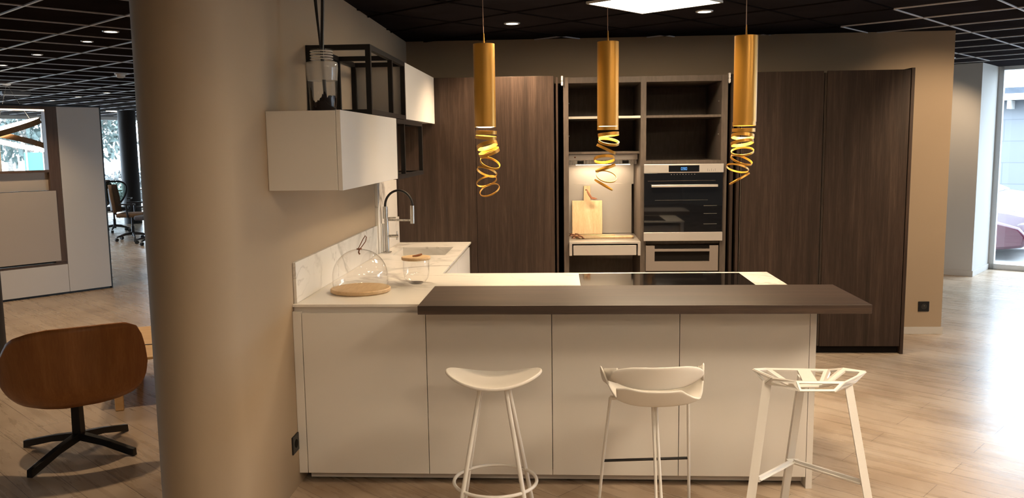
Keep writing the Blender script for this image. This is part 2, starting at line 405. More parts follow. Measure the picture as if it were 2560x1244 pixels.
# lamps over the stools and floor (above the picture); behind the camera, added fill
for x, y, l, pw in ((-.55, 2.95, 'downlight over the left bar stool', 10), (.45, 2.85, 'downlight over the middle bar stool', 26), (1.65, 2.85, 'downlight over the right bar stool', 28),
                    (-2.42, 4.45, 'downlight over the plywood lounge chair', 75), (2.30, 4.6, 'downlight over the open floor right of the island', 25),
                    (-.6, .9, 'added fill downlight behind the camera, left', 22), (1.2, .9, 'added fill downlight behind the camera, right', 22)):
    downlight(x, y, l, pw, 118)
downlight(-3.3, 6.2, 'downlight over the floor behind the lounge chair', 50, 110)
downlight(3.55, 5.35, 'added unseen downlight aimed at the bare wall right of the tall cabinets', 210, 66, (3.02, 7.2, 1.15))  # added out of view to brighten the wall
downlight(-.20, 4.45, 'added unseen downlight above the island beside the left pendant', 50, 95)  # this and the next are added out of view to brighten the counters
downlight(.60, 4.35, 'added unseen downlight above the island between middle and right pendants', 45, 88)
downlight(4.25, 9.6, 'downlight washing the far wall beside the window', 60, 90, ab(A1, -3.1, 1.2))
# glowing square ceiling panels, one grid tile each; the first is in the picture, the others are added unseen for fill
M_PANEL = glow('panel_glow', (1, .80, .56), 52); M_PANEL_FILL = glow('panel_glow_fill', (1, .79, .56), 44)
for u_, v_, lab in ((4.5, -3.0, 'square glowing white panel in the dark ceiling above the island'),
                    (2.7, 0, 'added square fill panel over the floor right of the bar stools'), (.9, 1.2, 'added square fill panel behind the camera, middle'), (-.9, .6, 'added square fill panel farther behind the camera'),
                    (3.9, .6, 'added square fill panel right of the camera, over the open floor')):
    pc = T1*u_ + T2*v_
    t = thing('light_panel', lab, 'ceiling light', (pc.x, pc.y, CEIL-.01), TA)
    obj('diffuser', bxf(B(), (0, 0, -.004), (1, 0, 0), (0, 1, 0), (0, 0, 1), .575, .575, .006), M_PANEL if u_ == 4.5 else M_PANEL_FILL, t, local=True)
    bm = B()
    for s_ in (-1, 1):
        bx(bm, s_*.294-.007, s_*.294+.007, -.3, .3, -.012, .008); bx(bm, -.287, .287, s_*.294-.007, s_*.294+.007, -.012, .008)
    obj('panel_frame', bm, M_WHITEM, t, local=True)
t = thing('smoke_detector', 'white round smoke detector on the dark left ceiling', 'smoke detector', (-4.993, 9.531, CEIL-.004))
obj('base', lathe(B(), [(0, 0), (.065, 0), (.065, -.018), (0, -.018)], n=28), M_WHITEP, t, True, local=True)
obj('sensor_head', lathe(B(), [(.05, -.018), (.048, -.038), (.03, -.052), (0, -.054)], n=28), M_WHITEP, t, True, local=True)
t = thing('emergency_light', 'flat rectangular emergency light box on the left ceiling', 'emergency light', (-7.891, 12.026, CEIL-.004), R(50))
obj('housing', bx(B(), -.19, .19, -.07, .07, -.05, 0), mat('grey_housing', (.12, .12, .13), .5), t, local=True, bevel=.008)
obj('diffuser', bx(B(), -.18, .18, -.06, .06, -.064, -.05), mat('milky_diffuser', (.8, .8, .82), .4), t, local=True, bevel=.004)

# ------------------------------------------------------------------ tall cabinets on the back wall
YT, YB = 6.509, 7.205
ZT = 2.157
def tall_cabinet(x0, x1, dx0, dx1, label, plinth=True):
    t = thing('tall_cabinet', label, 'cabinet', ((x0+x1)/2, YT, 0), 0, 'tall dark wood cabinets')
    obj('body', bx(B(), x0+.001, x1-.001, YT+.024, YB, .06, ZT-.012), M_CARC, t)
    obj('door', bx(B(), dx0, dx1, YT, YT+.022, .062, ZT), M_DARKW, t, bevel=.0015)
    obj('plinth', bx(B(), x0+.001, x1-.001, YT+.05, YT+.066, 0, .06), M_GAP, t)
    return t
tall_cabinet(XW+.004, -.6405, XW+.006, -.6415, 'tall dark wood cabinet door behind the faucet, leftmost of the wall')
tall_cabinet(-.6395, -.036, -.6385, -.038, 'tall dark wood cabinet door behind the left gold pendant')
tall_cabinet(1.378, 1.988, 1.384, 1.975, 'tall dark wood cabinet right of the oven column')
tall_cabinet(1.990, 2.611, 2.004, 2.608, 'tall dark wood cabinet at the right end, beside the bare wall')
tag(obj('end_panel', bx(B(), 2.614, 2.638, YT-.001, YB, 0, ZT+.012), M_DARKW, bevel=.001), 'thin dark wood side panel closing the cabinet wall at the right', 'panel')
# cooking niche: an open cabinet with both doors slid back in their pockets
t = thing('niche_cabinet', 'open dark cabinet holding oven, shelves and steel cooking niche', 'cabinet', (.65, YT, 0))
c0, c1, c2, c3, c4, c5 = .035, .074, .622, .664, 1.228, 1.274
bm = B()
for x0, x1 in ((c0, c1), (c2, c3), (c4, c5)): bx(bm, x0, x1, YT+.014, YB-.02, 0, 2.145)
bx(bm, c0, c5, YT+.02, YB-.02, 2.10, 2.144)
bx(bm, c0, c5, YB-.021, YB, 0, 2.144)
bx(bm, c3, c4, YT+.015, YB-.03, 1.482, 1.506)
bx(bm, c1, c2, 6.60, YB-.03, 1.562, 1.58)
bx(bm, c1, c2, YT+.06, YB-.03, .06, .08); bx(bm, c3, c4, YT+.06, YB-.03, .06, .08); bx(bm, c3, c4, YT+.04, YB-.05, .866, .888)
obj('carcass', bm, M_CARC, t, bevel=.001)
obj('steel_shelf', bx(B(), c1, c2, YT+.03, YB-.03, 1.832, 1.850), brushed('shelf_aluminium', (.85, .78, .68), .35), t)
obj('shelf', bx(B(), c3, c4, YT+.03, YB-.03, 1.832, 1.850), M_CARC, t)
for x in (c0-.016, c5+.002):
    bm = B(); bx(bm, x, x+.014, YT+.002, YT+.03, 2.085, 2.115); bx(bm, x, x+.014, YT+.002, YT+.03, 2.12, 2.155); bx(bm, x+.004, x+.010, YT+.01, YT+.03, 2.08, 2.156)
    obj('hinge', bm, M_WHITEM, t)
for x0, x1, d in ((-.022, -.006, 0), (1.300, 1.322, 0), (1.348, 1.370, 0)):
    obj('pocket_door', bx(B(), x0, x1, YT+.012, YB-.03, .062, ZT-.01), M_DARKW, t, bevel=.001)
for xa, xb in ((-.034, .034), (1.276, 1.376)): obj('pocket_back', bx(B(), xa, xb, YB-.02, YB, 0, ZT-.01), M_GAP, t)
for x in (c1+.002, c4-.008):
    for z in (1.95, 1.70): obj('shelf_pin', bx(B(), x, x+.006, YT+.10, YT+.106, z, z+.006), M_STEEL, t)
# hood
t = thing('extractor_hood', 'slim stainless extractor hood with two dark outlets in the niche', 'hood', (.35, 6.75, 1.5))
obj('housing', bx(B(), c1+.002, c2-.006, 6.70, 7.08, 1.515, 1.558), M_STEELH, t, bevel=.001)
obj('underside', bx(B(), c1+.002, c2-.010, 6.745, 7.08, 1.478, 1.515), M_STEEL, t)
for x in (.145, .50): obj('socket', bx(B(), x, x+.05, 6.737, 6.745, 1.484, 1.508), M_BLACK, t, bevel=.002)
obj('switch', lathe(B(), [(0, 0), (.006, 0), (.006, .006), (0, .006)], n=16), M_LEATH, t, local=True).matrix_local = Matrix.Translation((-.225, -.052, .037)) @ Matrix.Rotation(R(90), 4, 'X')
obj('light_strip', bx(B(), c1+.06, c2-.06, 6.755, 6.775, 1.474, 1.479), glow('hood_led', (1, .80, .55), 10), t)
lamp('hood_light', 'AREA', (.35, 6.765, 1.468), 4.5, (1, .76, .5), shape='RECTANGLE', size=.42, size_y=.03)
# steel splashback
t = thing('splashback', 'brushed steel splashback in two panels behind the cutting board', 'splashback', (.35, 7.1, .9))
obj('upper_panel', bx(B(), c1+.002, c2-.002, 7.095, 7.105, 1.305, 1.50), M_STEELH, t)
obj('lower_panel', bx(B(), c1+.002, c2-.020, 7.074, 7.082, .895, 1.312), M_STEELH, t, bevel=.001)
# steel worktop box with drawer
t = thing('steel_drawer_unit', 'stainless worktop box with wide flat drawer in the niche', 'drawer unit', (.35, YT, .78))
bm = B(); bx(bm, c1+.001, c2-.001, YT-.035, 7.068, .876, .892); bx(bm, c1+.001, c1+.022, YT-.035, 7.068, .785, .876); bx(bm, c2-.022, c2-.001, YT-.035, 7.068, .785, .876)
obj('frame', bm, M_STEELH, t, bevel=.0008)
obj('drawer', bx(B(), c1+.032, c2-.032, YT-.030, 7.03, .787, .864), M_STEELH, t, bevel=.001)
obj('recess', bx(B(), c1+.022, c2-.022, YT-.005, 7.05, .864, .876), M_GAP, t)
# cutting board leaning, with leather loop
t = thing('cutting_board', 'striped pale wooden cutting board with handle leaning on the steel splashback', 'cutting board', (.23, 6.93, .892))
lean = Matrix.Translation((0, .06, .003)) @ Matrix.Rotation(R(-9), 4, 'X')
pts = [(-.125, 0), (.125, 0), (.125, .282), (.028, .282), (.028, .405), (-.028, .405), (-.028, .282), (-.125, .282)]
bm = prism(B(), pts, -.009, .009); xform(bm, Matrix.Rotation(R(90), 4, 'X'))
xform(bm, lean); obj('board', bm, M_BOARDW, t, local=True, bevel=.003)
bm = tube(B(), [(-.012, .055, .372), (-.004, .032, .375), (.01, .03, .35), (.02, .03, .335), (.035, .03, .31), (.06, .035, .305), (.078, .04, .30), (.06, .032, .298), (.034, .027, .303), (.012, .028, .335), (0, .03, .36)], .006, 8)
obj('leather_loop', bm, M_LEATH, t, True, local=True)
# two flat wooden utensils with leather ties
for k, (x, y, rz, ln, z, lab) in enumerate(((.36, 6.70, R(6), .46, .892, 'long pale wooden serving paddle lying in front, tied with leather'), (.28, 6.82, R(-3), .34, .892, 'short pale wooden paddle lying behind the long one'))):
    t = thing('serving_paddle', lab, 'wooden utensil', (x, y, z), rz)
    pts = [(-ln/2, -.012), (-ln*.1, -.016), (ln*.12, -.035), (ln/2-.02, -.04), (ln/2, -.02), (ln/2, .02), (ln/2-.02, .04), (ln*.12, .035), (-ln*.1, .016), (-ln/2, .012)]
    obj('paddle', prism(B(), pts, 0, .018), M_LIGHTW, t, local=True, bevel=.003)
    obj('leather_tie', tube(B(), [(-ln/2+.03, -.03, .006), (-ln/2+.01, -.02, .022), (-ln/2-.02, 0, .024), (-ln/2-.03, .02, .008), (-ln/2, .03, .008), (-ln/2+.02, .01, .026), (-ln/2+.04, -.01, .024), (-ln/2+.06, -.03, .008)], .005, 8), M_LEATH, t, True, local=True)
# oven
t = thing('built_in_oven', 'black glass built-in oven with steel trims and bar handle', 'oven', (.944, YT, .89))
ox0, ox1 = .646, 1.246
bm = B(); bx(bm, ox0, ox1, YT-.018, YT+.006, 1.414, 1.480); cp = obj('control_panel', bm, M_STEELH, t, bevel=.002)
obj('display', bx(B(), .832, 1.062, YT-.020, YT-.017, 1.421, 1.470), M_BLKGL, cp)
M_DIG = glow('blue_digits', (.15, .45, 1), 1.6)
bm = B()
def digit(bm, x, z, segs, y, w_=.010, h_=.018, tk=.0022):
    S = {'a': (0, h_, w_, h_), 'd': (0, 0, w_, 0), 'g': (0, h_/2, w_, h_/2), 'f': (0, h_/2, 0, h_), 'b': (w_, h_/2, w_, h_), 'e': (0, 0, 0, h_/2), 'c': (w_, 0, w_, h_/2)}
    for s in segs:
        a = S[s]; bx(bm, x+a[0]-tk/2, x+a[2]+tk/2, y-.001, y, z+a[1]-tk/2, z+a[3]+tk/2)
for k, s in enumerate(('abcdef', 'abcdfg', 'abcdef')): digit(bm, .926+k*.016, 1.436, s, YT-.0202)
obj('clock_digits', bm, M_DIG, cp)
bm = B()
for k in range(5): bx(bm, 1.125+k*.014, 1.1262+k*.014, YT-.0188, YT-.0178, 1.424, 1.424+(.012 if k % 2 else .02))
obj('panel_marks', bm, M_BLACK, cp)
dg = obj('door_glass', bx(B(), ox0+.002, ox1-.006, YT-.014, YT+.006, .963, 1.412), M_BLKGL, t, bevel=.001)
obj('glass_trim', bx(B(), ox0+.03, ox1-.06, YT-.0155, YT-.0135, 1.352, 1.3545), M_CARC, dg)
bm = B()
for k in range(9): bx(bm, .85+k*.022, .855+k*.022, YT-.0152, YT-.0142, 1.400, 1.404)
obj('printed_marks', bm, mat('printed_grey', (.35, .32, .29), .5), dg)
bm = B(); bx(bm, .700, 1.199, YT-.052, YT-.040, 1.307, 1.325)
for x in (.72, 1.165): bx(bm, x, x+.014, YT-.042, YT-.012, 1.310, 1.322)
obj('handle', bm, M_STEELH, dg, bevel=.002)
obj('lower_trim', bx(B(), ox0, ox1-.002, YT-.018, YT+.006, .893, .960), M_STEELH, t, bevel=.002)
# rack seen behind the glass as thin lines
bm = B()
for z in (1.02, 1.10, 1.16): bx(bm, 1.10, 1.20, YT-.0150, YT-.0142, z, z+.004)
bx(bm, .73, 1.13, YT-.0150, YT-.0142, 1.205, 1.207)
obj('rack_lines', bm, mat('rack_chrome_lines', (.10, .095, .085), .4), dg)
# compact grey front beneath
t = thing('warming_drawer', 'grey built-in drawer front with dark slot beneath the oven', 'drawer', (.944, YT, .66))
fr = YT-.012
bm = B(); bx(bm, .664, .731, fr, YT+.01, .66, .856); bx(bm, 1.150, 1.215, fr, YT+.01, .66, .856); bx(bm, .731, 1.150, fr, YT+.01, .66, .733); bx(bm, .731, 1.150, fr, YT+.01, .811, .830)
obj('front', bm, M_GREYG, t)
obj('handle_slot', bx(B(), .725, 1.155, YT+.011, YT+.03, .70, .858), M_GAP, t)

# ------------------------------------------------------------------ the counters
YD, ZC = 3.912, .896
XR = 1.192
for k, lab in enumerate(('leftmost white island cabinet front, next to the pillar', 'white island cabinet front behind the left bar stool', 'white island cabinet front behind the middle bar stool', 'white island cabinet front behind the right bar stool')):
    x0 = -1.240+.6*k
    t = thing('base_cabinet', lab, 'cabinet', (x0+.3, YD, 0), 0, 'white island cabinets')
    obj('body', bx(B(), x0+.002, x0+.598, YD+.022, 4.84, .07, .850), M_LACE, t)
    obj('door', bx(B(), x0+.0015, x0+.5985, YD, YD+.02, .058, .854), M_LAC, t, bevel=.001)
tag(obj('filler_panel', bx(B(), XW+.001, -1.2415, YD, YD+.02, .058, .862), M_LAC, bevel=.001), 'narrow white filler strip between pillar and island', 'panel')
tag(obj('end_panel', bx(B(), 1.1605, 1.190, YD, 4.86, 0, .882), M_LAC, bevel=.001), 'white end panel closing the right side of the island', 'panel')
tag(obj('plinth', bx(B(), XW+.04, 1.159, YD+.06, YD+.076, .014, .057), M_LACE), 'recessed white plinth under the island cabinets', 'plinth')
tag(obj('plinth', bx(B(), XW+.04, 1.159, YD+.09, YD+.10, 0, .014), M_GAP), 'dark shadow strip under the island plinth', 'plinth')  # dark strip in place of the shade in the gap below the plinth
tag(obj('handle_channel', bx(B(), XW+.002, 1.159, YD+.024, YD+.04, .852, .8835), M_LACE), 'white recessed grip channel under the island worktop edge', 'rail')
# sink run
for k, lab in enumerate(('white sink run cabinet nearer to the island', 'white sink run cabinet beside the tall dark cabinets')):
    y0 = 4.89+.805*k
    t = thing('base_cabinet', lab, 'cabinet', (-.98, y0+.4, 0))
    # cabinet shell open towards the sink above
    bm = B(); bx(bm, XW+.05, -.73, y0+.002, y0+.801, .07, .68)
    obj('body', bm, M_LACE, t)
    obj('door', bx(B(), -.722, -.702, y0+.0015, y0+.8035, .058, .854), M_LAC, t, bevel=.001)
    obj('plinth', bx(B(), -.80, -.785, y0+.002, y0+.801, 0, .057), M_LACE, t)
# worktop, L shaped with a sink cut out: slab pieces in one mesh
def worktop():
    bm = B()
    z0, z1 = .8838, ZC
    xs = [XW+.001, -1.165, -.788, -.690, XR]; ys = [YD+.006, 4.884, 5.72, 6.175, 6.505]
    V = {}
    def vv(i, j, z):
        if (i, j, z) not in V: V[(i, j, z)] = bm.verts.new((xs[i], ys[j], z))
        return V[(i, j, z)]
    cells = [(i, 0) for i in range(4)]+[(i, j) for j in (1, 2, 3) for i in range(3) if not (i == 1 and j == 2)]
    for i, j in cells:
        bm.faces.new([vv(i, j, z1), vv(i+1, j, z1), vv(i+1, j+1, z1), vv(i, j+1, z1)])
        bm.faces.new([vv(i, j, z0), vv(i, j+1, z0), vv(i+1, j+1, z0), vv(i+1, j, z0)])
        for (di, dj), (p, q) in {(-1, 0): ((i, j+1), (i, j)), (1, 0): ((i+1, j), (i+1, j+1)), (0, -1): ((i, j), (i+1, j)), (0, 1): ((i+1, j+1), (i, j+1))}.items():
            if (i+di, j+dj) not in cells: bm.faces.new([vv(*p, z0), vv(*q, z0), vv(*q, z1), vv(*p, z1)])
    return bm
tag(obj('worktop', worktop(), M_MARB), 'white grey-veined marble worktop running over island and sink run', 'worktop')
t = thing('sink', 'marble sink basin set into the worktop by the faucet', 'sink', (-.976, 5.95, .70))
bm = B(); x0, x1, y0, y1, z0, z1 = -1.165, -.788, 5.72, 6.175, .70, .8836
bx(bm, x0-.015, x0, y0-.015, y1+.015, z0, z1); bx(bm, x1, x1+.015, y0-.015, y1+.015, z0, z1); bx(bm, x0, x1, y0-.015, y0, z0, z1); bx(bm, x0, x1, y1, y1+.015, z0, z1); bx(bm, x0, x1, y0, y1, z0-.0, z0+.012)
obj('basin', bm, M_MARB, t)
obj('drain', lathe(B(), [(0, .713), (.04, .713), (.045, .7125)], (-.976, 5.95), 24), M_STEEL, t)
t = thing('backsplash', 'low marble upstand along the left wall behind the counter', 'backsplash', (XW, 5, ZC))
obj('upstand', bx(B(), XW+.001, XW+.016, 3.945, 5.79, ZC+.001, 1.096), M_MARB, t, bevel=.001)
obj('tall_slab', bx(B(), XW+.001, XW+.022, 5.80, 6.50, ZC+.001, 1.50), M_MARB, t, bevel=.001)
obj('lower_slab', bx(B(), XW+.022, XW+.034, 5.86, 6.50, ZC+.001, 1.10), M_MARB, t, bevel=.001)
# hob
t = thing('induction_hob', 'black glass induction hob flush in the island worktop', 'hob', (.57, 4.55, ZC))
obj('glass', bx(B(), .110, 1.022, 4.28, 4.825, ZC+.0003, ZC+.004), M_HOB, t, bevel=.001)
# wooden bar
tag(obj('breakfast_bar', bx(B(), -.635, 1.349, 3.667, 4.200, ZC+.0005, .936), M_BAR, bevel=.0015), 'thick dark wooden breakfast bar top lying over the island front', 'bar counter')

# ------------------------------------------------------------------ wall units on the left
XF = -.952
t = thing('wall_cabinet', 'large white wall cabinet nearest to the pillar, vase on top', 'cabinet', (XW, 4.3, 1.453), 0, 'white wall cabinets')
obj('body', bx(B(), XW+.001, XF-.022, 3.670, 4.950, 1.455, 1.803), M_LAC, t, bevel=.001)
obj('door', bx(B(), XF-.020, XF, 3.672, 4.950, 1.453, 1.805), M_LAC, t, bevel=.001)
t = thing('wall_cabinet', 'small white wall cabinet higher up at the far end', 'cabinet', (XW, 5.9, 1.81), 0, 'white wall cabinets')
obj('body', bx(B(), XW+.001, XF-.022, 5.285, 6.50, 1.812, 2.156), M_LAC, t, bevel=.001)
obj('door', bx(B(), XF-.020, XF, 5.283, 6.50, 1.810, 2.158), M_LAC, t, bevel=.001)
def wall_frame(label, y0, y1, ym, z0, z1, shelf):
    t = thing('wall_shelf_frame', label, 'shelf frame', (XW, (y0+y1)/2, z0), 0, 'black metal shelf frames'); s = .026
    bm = B(); xa, xb = XW+.001, XF
    for y in (y0, ym, y1-s) if ym else (y0, y1-s):
        for x in (xa, xb-s): bx(bm, x, x+s, y, y+s, z0+s, z1-s)
        for z in (z0, z1-s): bx(bm, xa+s, xb-s, y, y+s, z, z+s)
    for x in (xa, xb-s):
        for z in (z0, z1-s): bx(bm, x, x+s, y0, y1, z, z+s)
    obj('frame', bm, M_BLACK, t)
    if shelf: obj('shelf_board', bx(B(), xa+s, xb-s, y0+s, y1-s, z0+.004, z0+.016), M_BLACK, t)
    return t
wall_frame('upper open black metal frame shelf behind the vase', 4.310, 5.280, 4.87, 1.807, 2.158, False)
wall_frame('lower open black metal frame shelf beside the large white wall cabinet', 4.953, 5.90, 5.20, 1.447, 1.804, True)
# small white pot with dark painted pattern in the lower frame
t = thing('small_pot', 'small white pot with dark floral pattern standing in the lower frame', 'pot', (-1.06, 5.12, 1.464))
mp_ = mat('white_pot_dark_pattern', (.7, .66, .6), .4); tt, N, L, bb = nodes(mp_)
tc = N('ShaderNodeTexCoord'); n_ = N('ShaderNodeTexNoise', i_Scale=26, i_Detail=2, i_Distortion=2.0); L(tc.outputs['Object'], n_.inputs['Vector'])
sx = N('ShaderNodeSeparateXYZ'); L(tc.outputs['Object'], sx.inputs[0])
mr = N('ShaderNodeMapRange'); mr.inputs[1].default_value = 0; mr.inputs[2].default_value = .12; mr.inputs[3].default_value = .12; mr.inputs[4].default_value = -.2; L(sx.outputs[2], mr.inputs[0])
ad = N('ShaderNodeMath', operation='ADD'); L(n_.outputs['Fac'], ad.inputs[0]); L(mr.outputs[0], ad.inputs[1])
rr = ramp(N, [(.50, (.72, .68, .62)), (.53, (.02, .015, .012))]); L(ad.outputs[0], rr.inputs[0]); L(rr.outputs[0], bb.inputs['Base Color'])
obj('pot', lathe(B(), [(0, 0), (.045, 0), (.058, .13), (.055, .13), (.042, .006), (0, .006)], n=32), mp_, t, True, local=True)
# reed diffuser vase
t = thing('reed_vase', 'glass vase with frosted band, dark painted splashes and black reeds', 'vase', (-1.096, 3.93, 1.8052))
vm = bpy.data.materials.new('painted_glass'); vm.use_nodes = True; vt = vm.node_tree; vb = vt.nodes['Principled BSDF']
vb.inputs['Roughness'].default_value = .12; L = vt.links.new
tcn = vt.nodes.new('ShaderNodeTexCoord'); sp = vt.nodes.new('ShaderNodeSeparateXYZ'); L(tcn.outputs['Object'], sp.inputs[0])
mpn = vt.nodes.new('ShaderNodeMapping'); mpn.inputs['Scale'].default_value = (34, 34, 9); L(tcn.outputs['Object'], mpn.inputs[0])
nz = vt.nodes.new('ShaderNodeTexNoise'); nz.inputs['Scale'].default_value = 1; nz.inputs['Detail'].default_value = 1.5; L(mpn.outputs[0], nz.inputs['Vector'])
def mth(op, a, b_):
    n = vt.nodes.new('ShaderNodeMath'); n.operation = op
    for k, q in enumerate((a, b_)):
        if isinstance(q, (int, float)): n.inputs[k].default_value = q
        else: L(q, n.inputs[k])
    return n.outputs[0]
h_ = mth('MULTIPLY', nz.outputs['Fac'], .20); h_ = mth('SUBTRACT', h_, .04)
drk = mth('LESS_THAN', sp.outputs[2], h_); fro = mth('GREATER_THAN', sp.outputs[2], .145)
frosted = mth('MULTIPLY', fro, mth('LESS_THAN', sp.outputs[2], .228))
mixc = vt.nodes.new('ShaderNodeMix'); mixc.data_type = 'RGBA'; mixc.inputs[6].default_value = (.75, .70, .62, 1); mixc.inputs[7].default_value = (.012, .007, .006, 1); L(drk, mixc.inputs[0]); L(mixc.outputs[2], vb.inputs['Base Color'])
alp = mth('MAXIMUM', mth('MAXIMUM', mth('MULTIPLY', frosted, .5), drk), .10); L(alp, vb.inputs['Alpha'])
H = .285; k_ = .075
vz = obj('vase', lathe(B(), [(0, 0), (.055, 0), (.060, .01), (.064, .08), (.070, .16), (.0735, .20), (.0735, .222), (.070, .230), (.050, .234), (.050, .287)], n=40), vm, t, True, local=True)
bm = B()
for z in (.242, .254, .266, .278): lathe(bm, [(.0505, z-.0025), (.0535, z), (.0505, z+.0025)], n=40)
obj('neck_rings', bm, M_WHITEP, vz, True, local=True)
for (x0, y0, x1, y1, r) in ((.006, 0, .012, .01, .0085), (-.006, .01, -.022, .02, .006), (0, -.01, -.008, -.02, .0025)):
    obj('reed', tube(B(), [(x0*.3+.01, y0, .02), (x0*.6, y0, .285), (x1*1.6, y1, .62)], r, 8), M_BLACK, t, True, local=True)

# ------------------------------------------------------------------ faucet, dome, jar
t = thing('faucet', 'tall brushed steel kitchen faucet with black arched hose', 'faucet', (-1.222, 5.893, ZC))
F = lambda x, z, y=5.893: (x, y, z)
obj('base_plate', bx(B(), -1.246, -1.198, 5.865, 5.92, ZC, ZC+.006), M_STEEL, t, bevel=.001)
bm = B(); tube(bm, [F(-1.224, ZC), F(-1.226, 1.136)], .0145, 20); obj('column', bm, M_STEEL, t, True)
bm = B(); tube(bm, [F(-1.231, 1.136), F(-1.231, 1.222)], .0175, 20); obj('hose_socket', bm, M_STEEL, t, True)
bm = B(); bar(bm, F(-1.23, 1.126), F(-1.05, 1.124), .016, .014); bar(bm, F(-1.215, 1.140), F(-1.158, 1.142), .014, .012); obj('holder_arm', bm, M_STEEL, t, bevel=.001)
lv = obj('lever', tube(B(), [F(-1.212, 1.012), F(-1.145, 1.012)], .0105, 16), M_STEEL, t, True)
obj('lever_knob', tube(B(), [F(-1.152, .985), F(-1.152, 1.045)], .006, 12), M_STEEL, lv, True)
arc = [F(-1.133+.098*math.cos(PI-PI*k/20), 1.222+.112*math.sin(PI*k/20)) for k in range(21)]
obj('hose', tube(B(), arc, .0085, 12), M_BLACK, t, True)
bm = B(); tube(bm, [F(-1.037, 1.226), F(-1.039, 1.100)], .015, 20); obj('spray_head', bm, M_STEEL, t, True)

t = thing('cake_dome', 'large glass cake dome with leather loop on a round wooden board', 'cake dome', (-1.035, 4.275, ZC))
obj('board', lathe(B(), [(0, 0), (.148, 0), (.155, .006), (.155, .018), (.150, .022), (0, .022)], n=64), M_LIGHTW, t, True, local=True)
prof = [(.138, .023), (.143, .045), (.143, .08)]+[(.143*math.cos(a), .08+.143*math.sin(a)) for a in [PI/2*k/16 for k in range(1, 17)]]
inner = [(max(r-.003, 0), z-.002) for r, z in prof][::-1]
gd = obj('glass_dome', lathe(B(), prof, n=64), M_GLASS, t, 'all', local=True)
bm = tube(B(), [(-.006, 0, .222), (.006, 0, .245), (.022, 0, .275), (.034, 0, .292), (.040, 0, .285), (.034, 0, .262), (.016, 0, .238), (.002, 0, .222)], .0022, 8, closed=True)
obj('leather_loop', bm, M_LEATH, gd, True, local=True)
obj('dome_knot', lathe(B(), [(0, .220), (.014, .221), (.014, .226), (0, .228)], n=20), M_LEATH, gd, True, local=True)
obj('knot_tail', tube(B(), [(0, 0, .222), (-.004, .002, .205), (.002, 0, .195)], .004, 8), M_LEATH, gd, True, local=True)

t = thing('storage_jar', 'round glass storage jar with wooden lid and leather tab', 'jar', (-.785, 4.53, ZC))
prof = [(0, .003), (.035, .003), (.050, .010), (.064, .030), (.070, .055), (.071, .120), (.069, .132)]
obj('glass_body', lathe(B(), prof, n=56), M_GLASS, t, 'all', local=True)
obj('glass_foot', lathe(B(), [(0, .0), (.034, 0), (.040, .004), (.036, .008), (0, .008)], n=40), M_GLASS, t, 'all', local=True)
ld = obj('lid', lathe(B(), [(0, .132), (.077, .132), (.0795, .136), (.0795, .144), (.077, .148), (0, .148)], n=56), M_LIGHTW, t, True, local=True)
obj('leather_tab', tube(B(), [(-.018, 0, .150), (0, -.004, .152), (.018, .004, .156), (.032, .01, .160)], [.004, .006, .006, .005], 8), M_LEATH, ld, True, local=True)

# ------------------------------------------------------------------ sockets
t = thing('wall_socket', 'black double wall socket on the pillar wall beside the island', 'wall socket', (XW, 3.865, .226))
obj('plate', bx(B(), XW, XW+.008, 3.813, 3.905, .183, .270), M_BLACK, t, bevel=.003)
obj('insert', tube(B(), [(XW+.0085, 3.86, .226), (XW+.010, 3.86, .226)], .02, 24), M_GAP, t)
t = thing('wall_socket', 'square black wall socket low on the wall right of the cabinets', 'wall socket', (3.075, 7.209, .238))
obj('plate', bx(B(), 3.030, 3.120, 7.199, 7.209, .196, .280), M_BLACK, t, bevel=.003)
obj('insert', tube(B(), [(3.075, 7.1985, .238), (3.075, 7.197, .238)], .024, 24), mat('socket_insert', (.03, .028, .027), .3), t)
obj('pin', tube(B(), [(3.075, 7.197, .245), (3.075, 7.193, .245)], .003, 8), M_STEEL, t)

# ------------------------------------------------------------------ pendants
def band(bm, c, r, h, phi, psi, tk=.0022, n=48):
    """short upright ring: phi turns it about the depth axis, psi opens it to the viewer"""
    mt_ = Matrix.Translation(c) @ Matrix.Rotation(-R(phi), 4, 'Y') @ Matrix.Rotation(R(psi), 4, 'X')
    s = len(bm.verts); lathe(bm, [(r, -h/2), (r, h/2), (r-tk, h/2), (r-tk, -h/2)], n=n, closed=True)
    xform(bm, mt_, s)
    return bm
def pendant(x, y, ztop, zbot, r, rings, label):
    t = thing('pendant_lamp', label, 'pendant lamp', (x, y, CEIL), 0, 'gold tube pendants above the island')
    obj('cable', tube(B(), [(x-.003, y, CEIL-.005), (x-.001, y, ztop+.03)], .0018, 6), M_CORD, t, True)
    obj('cable_grip', tube(B(), [(x, y, ztop+.055), (x, y, ztop)], [.0022, .005], 10), M_GOLD, t, True)
    obj('canopy', lathe(B(), [(0, CEIL-.022), (.04, CEIL-.022), (.042, CEIL-.004), (0, CEIL-.004)], (x, y), 24), M_BLACK, t, True)
    obj('tube', lathe(B(), [(0, ztop), (r, ztop), (r, zbot), (r-.003, zbot), (r-.003, ztop-.003), (0, ztop-.003)], (x, y), 48), M_GOLD, t, True)
    obj('light_source', lathe(B(), [(0, zbot-.005), (r*.6, zbot-.004), (r-.006, zbot+.001), (r-.006, zbot+.02), (0, zbot+.02)], (x, y), 40), glow('pendant_glow', (1, .74, .38), 20), t)
    for u, v, h, phi, psi in rings:
        z = 1.730-(v-318)*.002069
        obj('ring', band(B(), (x+u*.00206, y, z), r, h, phi, psi), M_GOLD, t, True)
    return t
M_CORD = mat('grey_cord', (.35, .22, .15), .5)
